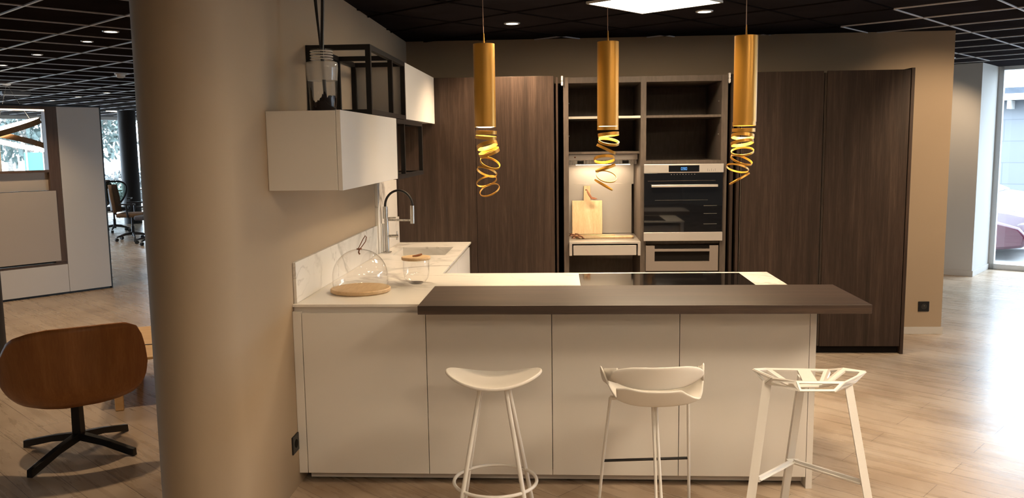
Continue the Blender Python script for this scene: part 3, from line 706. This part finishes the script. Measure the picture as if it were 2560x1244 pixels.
pendant(-.383, 4.42, 2.159, 1.737, .0555, ((2, 328.5, .018, -2, 1), (1, 341, .017, -5, 3), (4, 361, .020, 17, -13), (9, 378, .018, 18, 13), (10.5, 405.5, .011, -23, 24), (2.5, 427, .011, -20, -24), (1, 451, .009, 19, -26), (8.5, 473, .008, 20, 28)),
        'gold tube pendant with coiled rings, leftmost of three above the island')
pendant(.252, 4.40, 2.155, 1.731, .0545, ((0, 322.5, .018, 0, 1), (1.5, 338, .017, 5, -4), (2, 356, .013, -9, 17), (-4, 374, .014, -26, 1), (-9, 399, .015, 2, -20), (-6, 421, .010, 18, 2), (-3.5, 442, .006, -13, 30), (-11, 463, .007, -31, 3)),
        'gold tube pendant with coiled rings, middle of three above the island')
pendant(.941, 4.38, 2.168, 1.742, .0575, ((-1, 317, .019, 0, -1), (-2, 332, .018, 0, 1), (-4, 347, .016, -4, -12), (-5, 363, .016, 6, -14), (-4, 384, .010, 7, 19), (-6, 405, .010, -17, 20), (-15, 425, .009, -17, -17), (-10, 451, .008, 30, -6)),
        'brighter gold tube pendant with coiled rings, rightmost above the island')
for x, y in ((-.383, 4.42), (.252, 4.40), (.941, 4.38)): lamp('pendant_light', 'SPOT', (x, y, 1.722), 16, (1, .70, .34), spot_size=R(150), spot_blend=.8, shadow_soft_size=.03)

# ------------------------------------------------------------------ bar stools
# stool with saddle seat and ring footrest
sx_, sy_ = -.283, 3.47
t = thing('bar_stool', 'white bar stool with curved saddle seat and round ring footrest', 'bar stool', (sx_, sy_, 0))
bm = B(); NR, NA = 8, 56; rows = []
for i in range(NR+1):
    q = i/NR; row = []
    for k in range(NA):
        a = 2*PI*k/NA; x = .205*q*math.cos(a); y = .138*q*math.sin(a)
        z = .645+.052*(abs(x)/.205)**2.0 + .006*(y/.138)**2
        row.append(bm.verts.new((x, y, z)) if i else None)
    if i == 0: c_ = bm.verts.new((0, 0, .645)); row = [c_]*NA
    rows.append(row)
for i in range(NR):
    for k in range(NA):
        k2 = (k+1) % NA
        if i == 0: bm.faces.new((rows[0][0], rows[1][k], rows[1][k2]))
        else: bm.faces.new((rows[i][k], rows[i+1][k], rows[i+1][k2], rows[i][k2]))
o = obj('seat', bm, M_WHITEP, t, 'all', local=True, solid=.013)
b_ = o.modifiers.new('round', 'BEVEL'); b_.width = .005; b_.segments = 3
obj('footrest_ring', tube(B(), [(.178*math.cos(2*PI*k/48), .178*math.sin(2*PI*k/48), .21) for k in range(48)], .0075, 10, closed=True), M_WHITEM, t, True, local=True)
for dx, dy in ((-1, -1), (1, -1), (1, 1), (-1, 1)):
    obj('leg', tube(B(), [(dx*.055, dy*.055, .636), (dx*.060, dy*.060, .60), (dx*.126, dy*.13, .21), (dx*.161, dy*.166, 0)], .0095, 12), M_WHITEM, t, True, local=True)
obj('seat_mount', bx(B(), -.07, .07, -.07, .07, .628, .638), M_WHITEM, t, local=True, bevel=.003)

# stool with low shell back
t = thing('bar_stool', 'white bar stool with low moulded backrest and thin dark footrest bar', 'bar stool', (.375, 3.45, 0), R(6))
def seat_bowl():
    """seat sheet whose sides curl up into pointed wings; its rear wall rises towards the backrest"""
    bm = B(); NU, NV = 36, 26; g = []
    for j in range(NV+1):
        v = j/NV; row = []
        for i in range(NU+1):
            u = -1+2*i/NU; au = abs(u)
            if v < .75:
                q = v/.75; y = .175-.335*q; wd = .165+.03*math.sin(PI*q*.9)
                wing = max(0, 1-abs(q-.62)/.42)**1.3
                x = u*wd*(1+.12*wing*au**6); z = .612-.014*math.sin(PI*q)*(1-u*u)+.022*au**4+.112*wing*au**7
            else:
                q = (v-.75)/.25; k = min(1, max(0, (.95-u)/.55)); k *= 1-.35*max(0, -u-.75)/.25
                x = u*(.170+.012*q*k); y = -.160-.036*q*k-.012*(1-u*u)*q; z = .612+.022*au**4+.080*q*k-.010*(1-u*u)
            y -= .030*(1-u*u)*min(v/.75, 1)
            row.append(bm.verts.new((x, y, z)))
        g.append(row)
    for j in range(NV):
        for i in range(NU): bm.faces.new((g[j][i], g[j][i+1], g[j+1][i+1], g[j+1][i]))
    return bm
obj('seat', seat_bowl(), M_WHITEP, t, 'all', local=True, solid=.009, sub=1)
def back_panel():
    bm = B(); g = []; NU, NV = 32, 10
    for j in range(NV+1):
        v = -1+2*j/NV; row = []
        for i in range(NU+1):
            u = -1+2*i/NU
            # superellipse outline
            w_ = .186*(1-abs(v)**3.2*.13); h_ = .044*(1-abs(u)**5*.45)
            x = u*w_-.012; y = -.228+.050*u*u-.012*v; z = .735+v*h_-.010*(1-u*u)*(v < 0)*abs(v)
            row.append(bm.verts.new((x, y, z)))
        g.append(row)
    for j in range(NV):
        for i in range(NU): bm.faces.new((g[j][i], g[j][i+1], g[j+1][i+1], g[j+1][i]))
    return bm
obj('backrest', back_panel(), M_WHITEP, t, 'all', local=True, solid=.009, sub=1)
for s in (-1, 1):
    bm = B()
    p = [bm.verts.new(q) for q in ((s*.196, -.030, .725), (s*.172, -.178, .765), (s*.172, -.180, .705), (s*.198, -.035, .680))]
    bm.faces.new(p); obj('back_link', bm, M_WHITEP, t, 'all', local=True, solid=.008)
for s in (-1, 1):
    obj('leg', tube(B(), [(s*.165, .02, .585), (s*.186, .08, .30), (s*.205, .13, 0)], .0065, 10), M_WHITEM, t, True, local=True)
    obj('leg', tube(B(), [(s*.007, -.08, .575), (s*.008, -.13, .38), (s*.014, -.225, 0)], .0062, 10), M_WHITEM, t, True, local=True)
bm = B(); bar(bm, (0, -.075, .592), (0, -.105, .47), .026, .008); bx(bm, -.165, .165, .0, .03, .580, .590)
obj('seat_bracket', bm, M_WHITEM, t, local=True)
obj('footrest', tube(B(), [(-.188, .085, .285), (.188, .085, .285)], .006, 10), M_BLACK, t, True, local=True)

# faceted wire-like stool
t = thing('bar_stool', 'white bar stool with faceted open lattice seat and angular legs', 'bar stool', (.985, 3.36, 0))
O3 = Vector((.985, 3.36, 0))
P3 = {k: Vector(v) for k, v in dict(
    tl=(-.205, .0, .722), tl2=(-.155, -.09, .722), fl=(-.09, .150, .690), fr=(.14, .150, .690), tr=(.250, .04, .712), tr2=(.175, .08, .715),
    nl=(-.078, -.14, .722), nr=(.105, -.14, .720), bl=(-.070, -.165, .690), brr=(.062, -.165, .690), c1=(-.05, .02, .655), c2=(.07, .02, .655),
    ll=(-.175, -.06, .69), lr=(.18, -.04, .69)).items()}
P3['tl'] = Vector((-.205, .03, .724)); P3['fl'] = Vector((-.125, .150, .695)); P3['fr'] = Vector((.135, .150, .690))
bm = B()
def strut(a, b_, w_=.012, tk=.006): bar(bm, P3[a], P3[b_], w_, tk, side=(0, 0, 1) if False else None)
def facet(names, border=.011, solid=False):
    vs_ = [P3[n] for n in names]
    c = sum(vs_, Vector())/len(vs_)
    o_ = [bm.verts.new(v) for v in vs_]
    if solid: bm.faces.new(o_); return
    ins = []
    n = len(vs_)
    for i in range(n):
        p, a_, q = vs_[i-1], vs_[i], vs_[(i+1) % n]
        d1 = (p-a_).normalized(); d2 = (q-a_).normalized(); bis = (d1+d2)
        if bis.length < 1e-4: ins.append(a_+(c-a_).normalized()*border); continue
        ang = d1.angle(d2)/2; ins.append(a_+bis.normalized()*min(border/max(math.sin(ang), .25), (c-a_).length*.8))
    i_ = [bm.verts.new(v) for v in ins]
    for i in range(n): bm.faces.new((o_[i], o_[(i+1) % n], i_[(i+1) % n], i_[i]))
facet(('tl', 'fl', 'c1'), .016); facet(('fl', 'fr', 'c2', 'c1'), .015)
P3['m1'] = P3['fl'].lerp(P3['fr'], .50); P3['m2'] = P3['fl'].lerp(P3['fr'], .70); P3['m3'] = P3['c1'].lerp(P3['c2'], .95); P3['m4'] = P3['c1'].lerp(P3['c2'], .45)
facet(('m1', 'm2', 'm3', 'm4'), solid=True); facet(('fr', 'tr2', 'c2'), .015); facet(('tr2', 'tr', 'lr', 'c2'), .016)
facet(('tl', 'tl2', 'c1'), .016); facet(('tl2', 'nl', 'c1'), .014); facet(('nl', 'nr', 'c2', 'c1'), .018); facet(('nr', 'lr', 'c2'))
facet(('tl2', 'll', 'bl', 'nl')); facet(('nl', 'nr', 'brr', 'bl'), .008); facet(('nr', 'lr', 'brr'))
facet(('tl', 'll', 'tl2'), .008); facet(('tr', 'lr', 'nr'), .010)
obj('seat', bm, M_WHITEM, t, local=True, solid=.008)
def leg3(p0, p1, w_, face):
    """angle-section leg: two flat flanges"""
    bm = B(); p0, p1, face = Vector(p0), Vector(p1), Vector(face).normalized(); d = (p1-p0).normalized()
    side = d.cross(face).normalized()
    bar(bm, p0, p1, w_, .005, side=side); bar(bm, p0+side*w_/2+face*w_*.35, p1+side*w_/2+face*w_*.35, .005, w_*.7, side=side)
    return bm
obj('leg', leg3((-.168, -.06, .700), (-.275, -.165, 0), .032, (.3, 1, 0)), M_WHITEM, t, local=True)
obj('leg', leg3((.145, -.06, .700), (.255, -.165, 0), .034, (-.3, 1, 0)), M_WHITEM, t, local=True)
obj('leg', leg3((.015, .10, .680), (-.005, .275, 0), .034, (0, -1, 0)), M_WHITEM, t, local=True)
bm = B(); hub = Vector((.005, .165, .285))
for q in ((-.205, -.11, .315), (.198, -.11, .305)): bar(bm, hub, q, .022, .010, side=(0, 0, 1)); bar(bm, hub+Vector((0, 0, -.002)), Vector(q)+Vector((0, 0, -.002)), .004, .028, side=(0, 0, 1))
bxf(bm, hub, (1, 0, 0), (0, 1, 0), (0, 0, 1), .05, .03, .012)
obj('footrest', bm, M_WHITEM, t, local=True, bevel=.001)

# ------------------------------------------------------------------ lounge chair, table (left)
LC = Vector((-2.64, 4.325, 0))
t = thing('lounge_chair', 'brown plywood shell lounge chair seen from behind on a black star base', 'lounge chair', LC)
outline_top = [(-30.1, .456), (-27.5, .55), (-24, .62), (-16, .695), (-10.8, .722), (-.9, .749), (10.3, .767), (25.2, .773), (39.7, .774), (53.2, .768), (59.9, .742), (63.5, .69), (66.2, .62), (68.1, .54)]
outline_bot = [(-30.1, .450), (-28, .400), (-24, .366), (-18, .350), (-.7, .339), (13.2, .339), (25.9, .348), (38.5, .353), (49.7, .364), (59.8, .385), (64.5, .42), (67, .47), (68.1, .53)]
def interp(tab, a):
    for (a0, z0), (a1, z1) in zip(tab, tab[1:]):
        if a <= a1: return z0+(z1-z0)*(a-a0)/(a1-a0)
    return tab[-1][1]
def chair_shell():
    bm = B(); C0 = Vector((-2.62, 4.42, 0)); g = []; NU, NV = 64, 14
    for i in range(NU+1):
        a = -30.1+98.2*(.5-.5*math.cos(PI*i/NU)); zt, zb = interp(outline_top, a), interp(outline_bot, a); row = []
        for j in range(NV+1):
            z = zb+(zt-zb)*j/NV; r = .46+.03*max(0, (z-.5))/.27
            if z < .50: r -= .075*((.50-z)/.16)**2
            row.append(bm.verts.new((C0.x+r*math.sin(R(a)), C0.y-r*math.cos(R(a)), z)))
        g.append(row)
    for i in range(NU):
        for j in range(NV): bm.faces.new((g[i][j], g[i+1][j], g[i+1][j+1], g[i][j+1]))
    bmesh.ops.remove_doubles(bm, verts=bm.verts, dist=.0005)
    return bm
obj('shell_back', chair_shell(), M_PLY, t, 'all', solid=.012)
bm = B(); lathe(bm, [(0, .338), (.16, .338), (.23, .352), (.245, .385), (.23, .42), (.16, .410), (0, .405)], (-2.60, 4.33), 40)
obj('seat_cushion', bm, mat('beige_wool', (.45, .40, .34), .9), t, True)
bm = tube(B(), [(-2.64, 4.325, .335), (-2.64, 4.325, .075)], [.030, .034], 4); sw = obj('swivel_post', bm, M_BLACK, t)
obj('mount_plate', bx(B(), -2.74, -2.54, 4.27, 4.45, .325, .337), M_BLACK, t)
for q in ((-3.003, 4.396), (-2.693, 3.951), (-2.30, 4.275), (-2.559, 4.676)):
    d = Vector((q[0], q[1], 0))-LC; d.z = 0; n_ = d.normalized(); p = Vector((-n_.y, n_.x, 0))
    bm = B(); vs_ = []
    for s, z0, z1, wd in ((0.0, .075, .115, .024), (.45, .052, .086, .021), (.985, .0, .040, .017)):
        c_ = LC+d*s
        vs_.append([bm.verts.new(c_+p*wd+Vector((0, 0, z0))), bm.verts.new(c_-p*wd+Vector((0, 0, z0))), bm.verts.new(c_-p*wd*.8+Vector((0, 0, z1))), bm.verts.new(c_+p*wd*.8+Vector((0, 0, z1)))])
    for A_, B_ in zip(vs_, vs_[1:]):
        for k in range(4): bm.faces.new((A_[k], A_[(k+1) % 4], B_[(k+1) % 4], B_[k]))
    bm.faces.new(vs_[0]); bm.faces.new(vs_[-1][::-1])
    obj('leg', bm, M_BLACK, t, bevel=.002)

t = thing('side_table', 'low pale oak table between lounge chair and pillar', 'side table', (-2.86, 4.96, 0), R(24))
obj('table_top', bx(B(), 0, .80, 0, 1.02, .325, .342), M_OAKT, t, local=True, bevel=.004)
for x, y in ((.09, .06), (.70, .06), (.70, .92), (.17, .78)):
    obj('leg', bx(B(), x-.026, x+.026, y-.022, y+.022, 0, .325), M_OAKT, t, local=True, bevel=.006)
o = obj('power_cable', tube(B(), [(-2.90, 5.36, .346), (-2.76, 5.40, .345), (-2.66, 5.42, .345), (-2.58, 5.46, .348), (-2.50, 5.44, .345), (-2.40, 5.48, .345)], .0028, 8), M_BLACK, None, True)
tag(o, 'thin dark cable lying across the low oak table', 'cable')

# ------------------------------------------------------------------ white cabinet wall (left back)
P0 = Vector((-5.381, 9.722, 0)); dN = E2   # front faces along +E2
def U(s, dep, z): return P0+E1*s-dN*dep+Vector((0, 0, z))
def ubox(bm, s0, s1, d0, d1, z0, z1): return bxf(bm, U((s0+s1)/2, (d0+d1)/2, (z0+z1)/2), E1, -dN, (0, 0, 1), s1-s0, d1-d0, z1-z0)
t = thing('cabinet_wall', 'white and walnut showroom cabinet wall with open window-like niche', 'cabinet', P0)
M_PAN = mat('beige_panel', (.56, .49, .42), .5)
bm = B(); ubox(bm, -.001, .014, 0, .16, 0, 2.155); ubox(bm, -1.75, .014, 0, .16, 2.140, 2.155); ubox(bm, -1.75, .014, .02, .16, 0, .022); obj('outer_edge', bm, M_BLACK, t)
obj('tall_door', ubox(B(), -.475, -.003, -.002, .02, .024, 2.138), M_LAC, t, bevel=.001)
obj('body', ubox(B(), -.475, -.003, .022, .16, .024, 2.138), M_LACE, t)
obj('drawer', ubox(B(), -1.74, -.480, -.002, .16, .024, .345), M_LAC, t, bevel=.001)
bm = B(); ubox(bm, -.600, -.478, .0, .10, .375, 2.138); ubox(bm, -1.74, -.480, .004, .16, .348, .372); ubox(bm, -1.74, -.600, .0, .10, 2.105, 2.138)
obj('walnut_surround', bm, M_DWARF, t)
obj('niche_post', ubox(B(), -1.11, -1.075, .0, .10, 1.43, 2.105), M_LACE, t)
obj('niche_sill', ubox(B(), -1.74, -.600, .0, .10, 1.405, 1.43), M_DWARF, t)
obj('recessed_panel', ubox(B(), -1.74, -.600, .05, .14, 1.20, 1.405), M_PAN, t)
obj('flap_panel', ubox(B(), -1.74, -.548, -.012, .012, .392, 1.195), M_PAN, t, bevel=.002)
obj('flap_shade', ubox(B(), -1.74, -.535, .013, .03, .376, 1.20), M_GAP, t)  # dark sheet paints the shade outline around the flap
obj('light_strip', ubox(B(), -1.74, -.602, .0, .03, 2.088, 2.105), glow('warm_led_strip', (1, .70, .45), 3.5), t)
# bent wood ring lamp beyond the niche
rl = thing('ring_lamp', 'glowing bent wood ring pendant seen through the cabinet niche', 'pendant lamp', (-7.13, 10.7, CEIL))
M_RWOOD = wood('ring_wood', (.20, .09, .03), (.30, .14, .05), (.42, .22, .09), (6, 6, 6), .5, 0)
M_RGLOW = glow('ring_glow', (1, .86, .66), 14)
for (c_, rad, tx, ty) in (((-7.15, 10.68, 1.93), .40, 14, -12), ((-7.13, 10.75, 1.775), .42, -13, 9)):
    mt_ = Matrix.Translation(c_) @ Euler((R(tx), R(ty), 0)).to_matrix().to_4x4()
    bm = lathe(B(), [(rad, -.035), (rad, .035), (rad-.008, .035), (rad-.008, -.035)], n=64, closed=True); xform(bm, mt_); obj('wood_hoop', bm, M_RWOOD, rl, True)
    bm = lathe(B(), [(rad-.0085, -.032), (rad-.0085, .032), (rad-.011, .032), (rad-.011, -.032)], n=64, closed=True); xform(bm, mt_); obj('led_strip', bm, M_RGLOW, rl, True)
bm = B()
for k in range(3):
    a = 2*PI*k/3+.6; tube(bm, [(-7.13+.3*math.cos(a), 10.7+.3*math.sin(a), 1.93), (-7.13, 10.7, CEIL-.01)], .0015, 5)
obj('suspension_wires', bm, M_STEEL, rl)
obj('canopy', lathe(B(), [(0, CEIL-.02), (.05, CEIL-.02), (.05, CEIL-.004), (0, CEIL-.004)], (-7.13, 10.7), 24), M_WHITEM, rl, True)

# ------------------------------------------------------------------ office chairs and desks
def office_chair(label, loc, rz, seat_m, back_m, mesh_back=False):
    t = thing('office_chair', label, 'office chair', loc, rz, 'office chairs by the far windows')
    pts = [(-.24, -.22), (.24, -.22), (.27, 0), (.25, .22), (.12, .27), (-.12, .27), (-.25, .22), (-.27, 0)]
    obj('seat', prism(B(), pts, .435, .505), seat_m, t, local=True, bevel=.025)
    if mesh_back:
        loop = [(.17*math.copysign(abs(math.cos(a))**.7, math.cos(a))*(1.25+.35*math.sin(a)), -.27-.05*math.sin(a), .78+.23*math.sin(a)) for a in [2*PI*k/32 for k in range(32)]]
        obj('back_frame', tube(B(), loop, .018, 8, closed=True), M_CHAIRB, t, True, local=True)
        bm = B(); bm.faces.new([bm.verts.new(p) for p in loop]); obj('back_mesh', bm, glass('chair_mesh', (.45, .58, .50), .2), t, local=True)
        obj('lumbar_support', bx(B(), -.09, .09, -.31, -.27, .60, .70), M_CHAIRB, t, local=True, bevel=.015)
    else:
        bm = B(); g = []
        for j in range(7):
            z = .52+.5*j/6; wd = .20+.03*math.sin(PI*j/6)
            g.append([bm.verts.new((wd*(-1+2*i/6), -.23-.06*j/6-.05*(1-(-1+2*i/6)**2), z)) for i in range(7)])
        for j in range(6):
            for i in range(6): bm.faces.new((g[j][i], g[j][i+1], g[j+1][i+1], g[j+1][i]))
        obj('backrest', bm, back_m, t, 'all', local=True, solid=.05)
        bm = B(); bar(bm, (0, -.20, .42), (0, -.335, .55), .06, .02); bar(bm, (0, -.335, .55), (0, -.36, .95), .05, .02); obj('back_bracket', bm, M_CHAIRB, t, local=True)
    for s in (-1, 1):
        bm = B(); tube(bm, [(s*.22, .0, .43), (s*.30, -.01, .45), (s*.31, -.02, .66)], .016, 8); bx(bm, s*.31-.035, s*.31+.035, -.14, .13, .66, .685)
        obj('armrest', bm, M_CHAIRB, t, local=True)
    bm = B(); tube(bm, [(0, 0, .435), (0, 0, .25)], .018, 10); tube(bm, [(0, 0, .26), (0, 0, .08)], .028, 10); obj('gas_post', bm, M_CHAIRB, t, True, local=True)
    bm = B()
    for k in range(5):
        a = 2*PI*k/5+.3; tube(bm, [(0, 0, .13), (.15*math.cos(a), .15*math.sin(a), .115), (.30*math.cos(a), .30*math.sin(a), .075)], [.026, .022, .014], 8)
    sb = obj('star_base', bm, M_CHAIRB, t, True, local=True)
    for k in range(5):
        a = 2*PI*k/5+.3; c_ = Vector((.30*math.cos(a), .30*math.sin(a), .030)); bm = B()
        for s in (-.012, .012): tube(bm, [c_+Vector((-math.sin(a)*(s-.008), math.cos(a)*(s-.008), 0)), c_+Vector((-math.sin(a)*(s+.008), math.cos(a)*(s+.008), 0))], .030, 14)
        obj('caster', bm, M_TYRE, sb, True, local=True)
    return t
GRP = 'office chairs by the far windows'
office_chair('mesh backed dark office chair nearest the far windows', (-8.98, 16.5, 0), R(200), M_CHAIRB, M_CHAIRB, True)
oc = office_chair('brown backed office chair with brown seat in front of the dark column', (-7.80, 14.95, 0), R(-75), M_FAB_B, M_FAB_B)
office_chair('grey seated office chair with yellow armrest half hidden by the pillar', (-7.12, 14.35, 0), R(95), M_FAB_G, M_YEL)
dup(oc, (-6.18, 13.1, 0), R(30), 'office chair of which only a caster shows beside the pillar', GRP)
dup(oc, (-9.75, 17.1, 0), R(120), 'dark office chair mostly hidden behind the white cabinet wall', GRP)
def desk(loc, rz, label):
    t = thing('office_desk', label, 'desk', loc, rz)
    obj('desk_top', bx(B(), -.8, .8, -.4, .4, .71, .735), M_WHITEM, t, local=True, bevel=.003)
    for s in (-1, 1):
        bm = B()
        for y in (-.34, .34): tube(bm, [(s*.74, y, 0), (s*.74, y, .71)], .02, 8)
        tube(bm, [(s*.74, -.34, .06), (s*.74, .34, .06)], .015, 8); obj('leg_frame', bm, M_ALU, t, True, local=True)
desk((-10.35, 19.0, 0), R(51.8), 'pale office desk by the far windows, behind the mesh chair')
desk((-8.3, 18.3, 0), R(51.8), 'pale office desk half hidden behind the brown office chair')

# ------------------------------------------------------------------ outside
struct('ground', prism(B(), [ab(a, b).xy for a, b in ((-40, -70), (-40, B0-.22), (A0-.3, B0-.22), (A1+.1, B0-.22), (A2+.25, -3), (A2+.25, B1+.3), (A2+.25, 30), (60, 30), (60, -70))], -.16, -.06), speckle(mat('pale_paving', (.55, .55, .55), .9), (.30, .30, .30), (.36, .36, .36), 3))
M_BARK = speckle(mat('bark', (.2, .17, .15), .9), (.16, .14, .12), (.26, .23, .20), 12)
def leaves(bm, rng, c, rx, ry, rz, n, s):
    for _ in range(n):
        while True:
            p = Vector((rng.uniform(-1, 1), rng.uniform(-1, 1), rng.uniform(-1, 1)))
            if .25 < p.length < 1: break
        q = Vector(c)+Vector((p.x*rx, p.y*ry, p.z*rz)); e = Euler((rng.uniform(0, 6), rng.uniform(0, 6), rng.uniform(0, 6))).to_matrix(); k = s*rng.uniform(.6, 1.4)
        bm.faces.new([bm.verts.new(q+e @ Vector(v)*k) for v in ((-.5, -.25, 0), (.5, -.25, 0), (.5, .25, 0), (-.5, .25, 0))])
def leafmat(n, c): return speckle(mat(n, c, .8), tuple(x*.6 for x in c), tuple(min(x*1.4, 1) for x in c), 9)
def tree(loc, h, crown, seed, lm, label, lean=0, n=900, bare=False):
    rng = random.Random(seed); t = thing('tree', label, 'tree', loc, 0, 'trees outside the far windows'); bm = B()
    tube(bm, [(0, 0, 0), (lean*.3, 0, h*.3), (lean, 0, h*.75)], [.14, .11, .05], 8)
    for k in range(14):
        z = h*(.22+.5*k/14); a = rng.uniform(0, 6.28); l = crown*rng.uniform(.5, 1)
        tube(bm, [(lean*z/h, 0, z), (lean*z/h+l*.5*math.cos(a), l*.5*math.sin(a), z+.3*l), (lean*z/h+l*math.cos(a), l*math.sin(a), z+.7*l)], [.045, .03, .012], 5)
    obj('trunk', bm, M_BARK, t, True, local=True)
    bm = B(); leaves(bm, rng, (lean, 0, h*.62), crown, crown, h*.42, n, .20); obj('foliage', bm, lm, t, local=True)
LM1, LM2, LM3 = leafmat('foliage_blue_green', (.075, .10, .09)), leafmat('foliage_pale', (.13, .14, .12)), leafmat('hedge_leaves', (.13, .135, .13))
for k, (a, b, h, cr, lm, lab, n) in enumerate(((14.2, -34, 6.2, 1.3, LM1, 'blue green tree seen left of the far dark column', 1500), (15.1, -36, 6.5, 1.2, LM2, 'slim loose tree with pale trunk left of the far dark column', 500),
        (17.0, -38, 6, 1.3, LM2, 'sparse tree seen between far dark column and pillar', 260), (11.4, -33, 6, 1.7, LM1, 'dense tree seen through the cabinet niche', 1500), (8.4, -36, 6, 1.3, LM2, 'pale trunked tree seen at the left of the cabinet niche', 700), (13.0, -40, 7, 1.8, LM1, 'tree farther back between the others', 900))):
    tree(ab(a, b, -.1), h, cr, 10+k, lm, lab, .2*(-1)**k, n)
bm = B(); rng = random.Random(3)
for k in range(9): leaves(bm, rng, ab(7.5+k*.62, -27, .45), .5, .5, .55, 420, .10)
o = obj('hedge', bm, LM3); tag(o, 'clipped leafy hedge outside the far windows', 'hedge'); 
bm = B(); bxf(bm, ab(11.5, -31, .85), E1, E2, (0, 0, 1), 2.0, .05, 1.5); fo = thing('garden_screen', 'teal garden screen fence seen through the cabinet niche', 'fence', ab(12.0, -31, -.1))
obj('screen_cloth', bm, mat('teal_cloth', (.06, .22, .24), .7), fo)
for s in (-.95, -.3, .35, .95): obj('post', tube(B(), [ab(11.5+s, -30.95, -.08), ab(11.5+s, -30.95, 1.75)], .03, 8), M_ALU, fo)

def car(loc, rz, paint, label, H=1.42, L=4.3, W=1.75):
    """length along local x, nose towards +x"""
    t = thing('parked_car', label, 'car', loc, rz); s = H/1.42
    body = [(-2.15, .35), (-2.15, .80), (-2.0, .95), (-1.2, 1.0), (0, .98), (.85, .93), (1.6, .82), (2.05, .66), (2.15, .50), (2.12, .28), (1.75, .20), (1.65, .45), (1.35, .58), (1.02, .45), (.95, .20), (-1.0, .20), (-1.08, .45), (-1.38, .58), (-1.68, .45), (-1.75, .22)]
    cab = [(-1.75, .96), (-1.35, 1.30), (-.75, 1.42), (.05, 1.40), (.55, 1.18), (1.05, .92)]
    def ext(pts, w0, w1, zr):
        bm = B(); a_ = [bm.verts.new((x*L/4.3, -(w0 if z < zr else w1)*W/2, z*s)) for x, z in pts]; b_ = [bm.verts.new((x*L/4.3, (w0 if z < zr else w1)*W/2, z*s)) for x, z in pts]
        bm.faces.new(a_); bm.faces.new(b_[::-1]); n = len(pts)
        for i in range(n): bm.faces.new((a_[i], b_[i], b_[(i+1) % n], a_[(i+1) % n]))
        return bm
    obj('body', ext(body, 1, .94, .7), paint, t, True, local=True, bevel=.04)
    obj('cabin', ext(cab, .9, .74, 1.1), paint, t, True, local=True, bevel=.03)
    win = [(-1.45, 1.0), (-1.2, 1.27), (-.7, 1.35), (0, 1.33), (.42, 1.17), (.82, .97)]
    obj('side_windows', ext(win, .915, .755, 1.1), mat('car_glass', (.05, .12, .15), .05, spec=.8), t, local=True)
    for x in (-1.38, 1.35):
        for y in (-.8, .8):
            bm = tube(B(), [(x*L/4.3, y*W/1.75-.1, .31*s), (x*L/4.3, y*W/1.75+.08, .31*s)], .31*s, 24); wh = obj('wheel', bm, M_TYRE, t, True, local=True)
    for y in (-.6, .6): obj('headlight', bxf(B(), (2.07*L/4.3, y*W/1.75, .64*s), (1, 0, 0), (0, 1, 0), (0, 0, 1), .12, .3, .1), M_GLASS, t, local=True)
ANG2 = math.atan2(E2.y, E2.x)
M_CARW = mat('white_car_paint', (.85, .86, .88), .3, coat=.5); M_CARR = mat('burgundy_car_paint', (.055, .004, .016), .25, coat=.7)
car(ab(16.3, -4.3, -.06), ANG2, M_CARW, 'white parked car outside the right window', 1.25)
car(ab(14.1, -4.45, -.06), ANG2, M_CARR, 'burgundy parked car close to the right window', 1.02)
car(ab(14.7, -29.5, -.06), ANG2+PI/2, M_CARW, 'white parked car outside the far windows', 1.42)
# building across the street
hb = thing('workshop_building', 'pale block building with slate roof edge outside the right window', 'building', ab(19, -2, -.1))
mw = mat('painted_blocks', (.62, .65, .70), .9); tt, N, L, bb = nodes(mw)
tc = N('ShaderNodeTexCoord'); mpp = N('ShaderNodeMapping'); mpp.inputs['Rotation'].default_value = (R(90), 0, R(0)); L(tc.outputs['Object'], mpp.inputs[0])
br = N('ShaderNodeTexBrick'); L(mpp.outputs[0], br.inputs['Vector'])
for k, v in (('Scale', 1.0), ('Mortar Size', .008), ('Brick Width', .9), ('Row Height', .42)): br.inputs[k].default_value = v
br.inputs['Color1'].default_value = (.155, .165, .18, 1); br.inputs['Color2'].default_value = (.17, .18, .195, 1); br.inputs['Mortar'].default_value = (.12, .13, .145, 1); L(br.outputs['Color'], bb.inputs['Base Color'])
hb.rotation_euler = (0, 0, ANG2)
bx_ = lambda x0, x1, y0, y1, z0, z1: bx(B(), x0, x1, y0, y1, z0, z1)
obj('wall', bx_(-8, 12, 0, .3, 0, 2.5), mw, hb, local=True)
obj('roof', bx_(-8, 12, -.42, 2.0, 2.56, 2.70), speckle(mat('slate', (.12, .15, .2), .7), (.03, .04, .055), (.05, .06, .08), 8), hb, local=True)
obj('gutter', bx_(-8, 12, -.52, -.42, 2.46, 2.58), M_WHITEM, hb, local=True)
for k in range(24):
    obj('bracket', bx_(-2.0+k*.29, -1.93+k*.29, -.34, 0, 2.30, 2.46), M_WHITEM, hb, local=True)
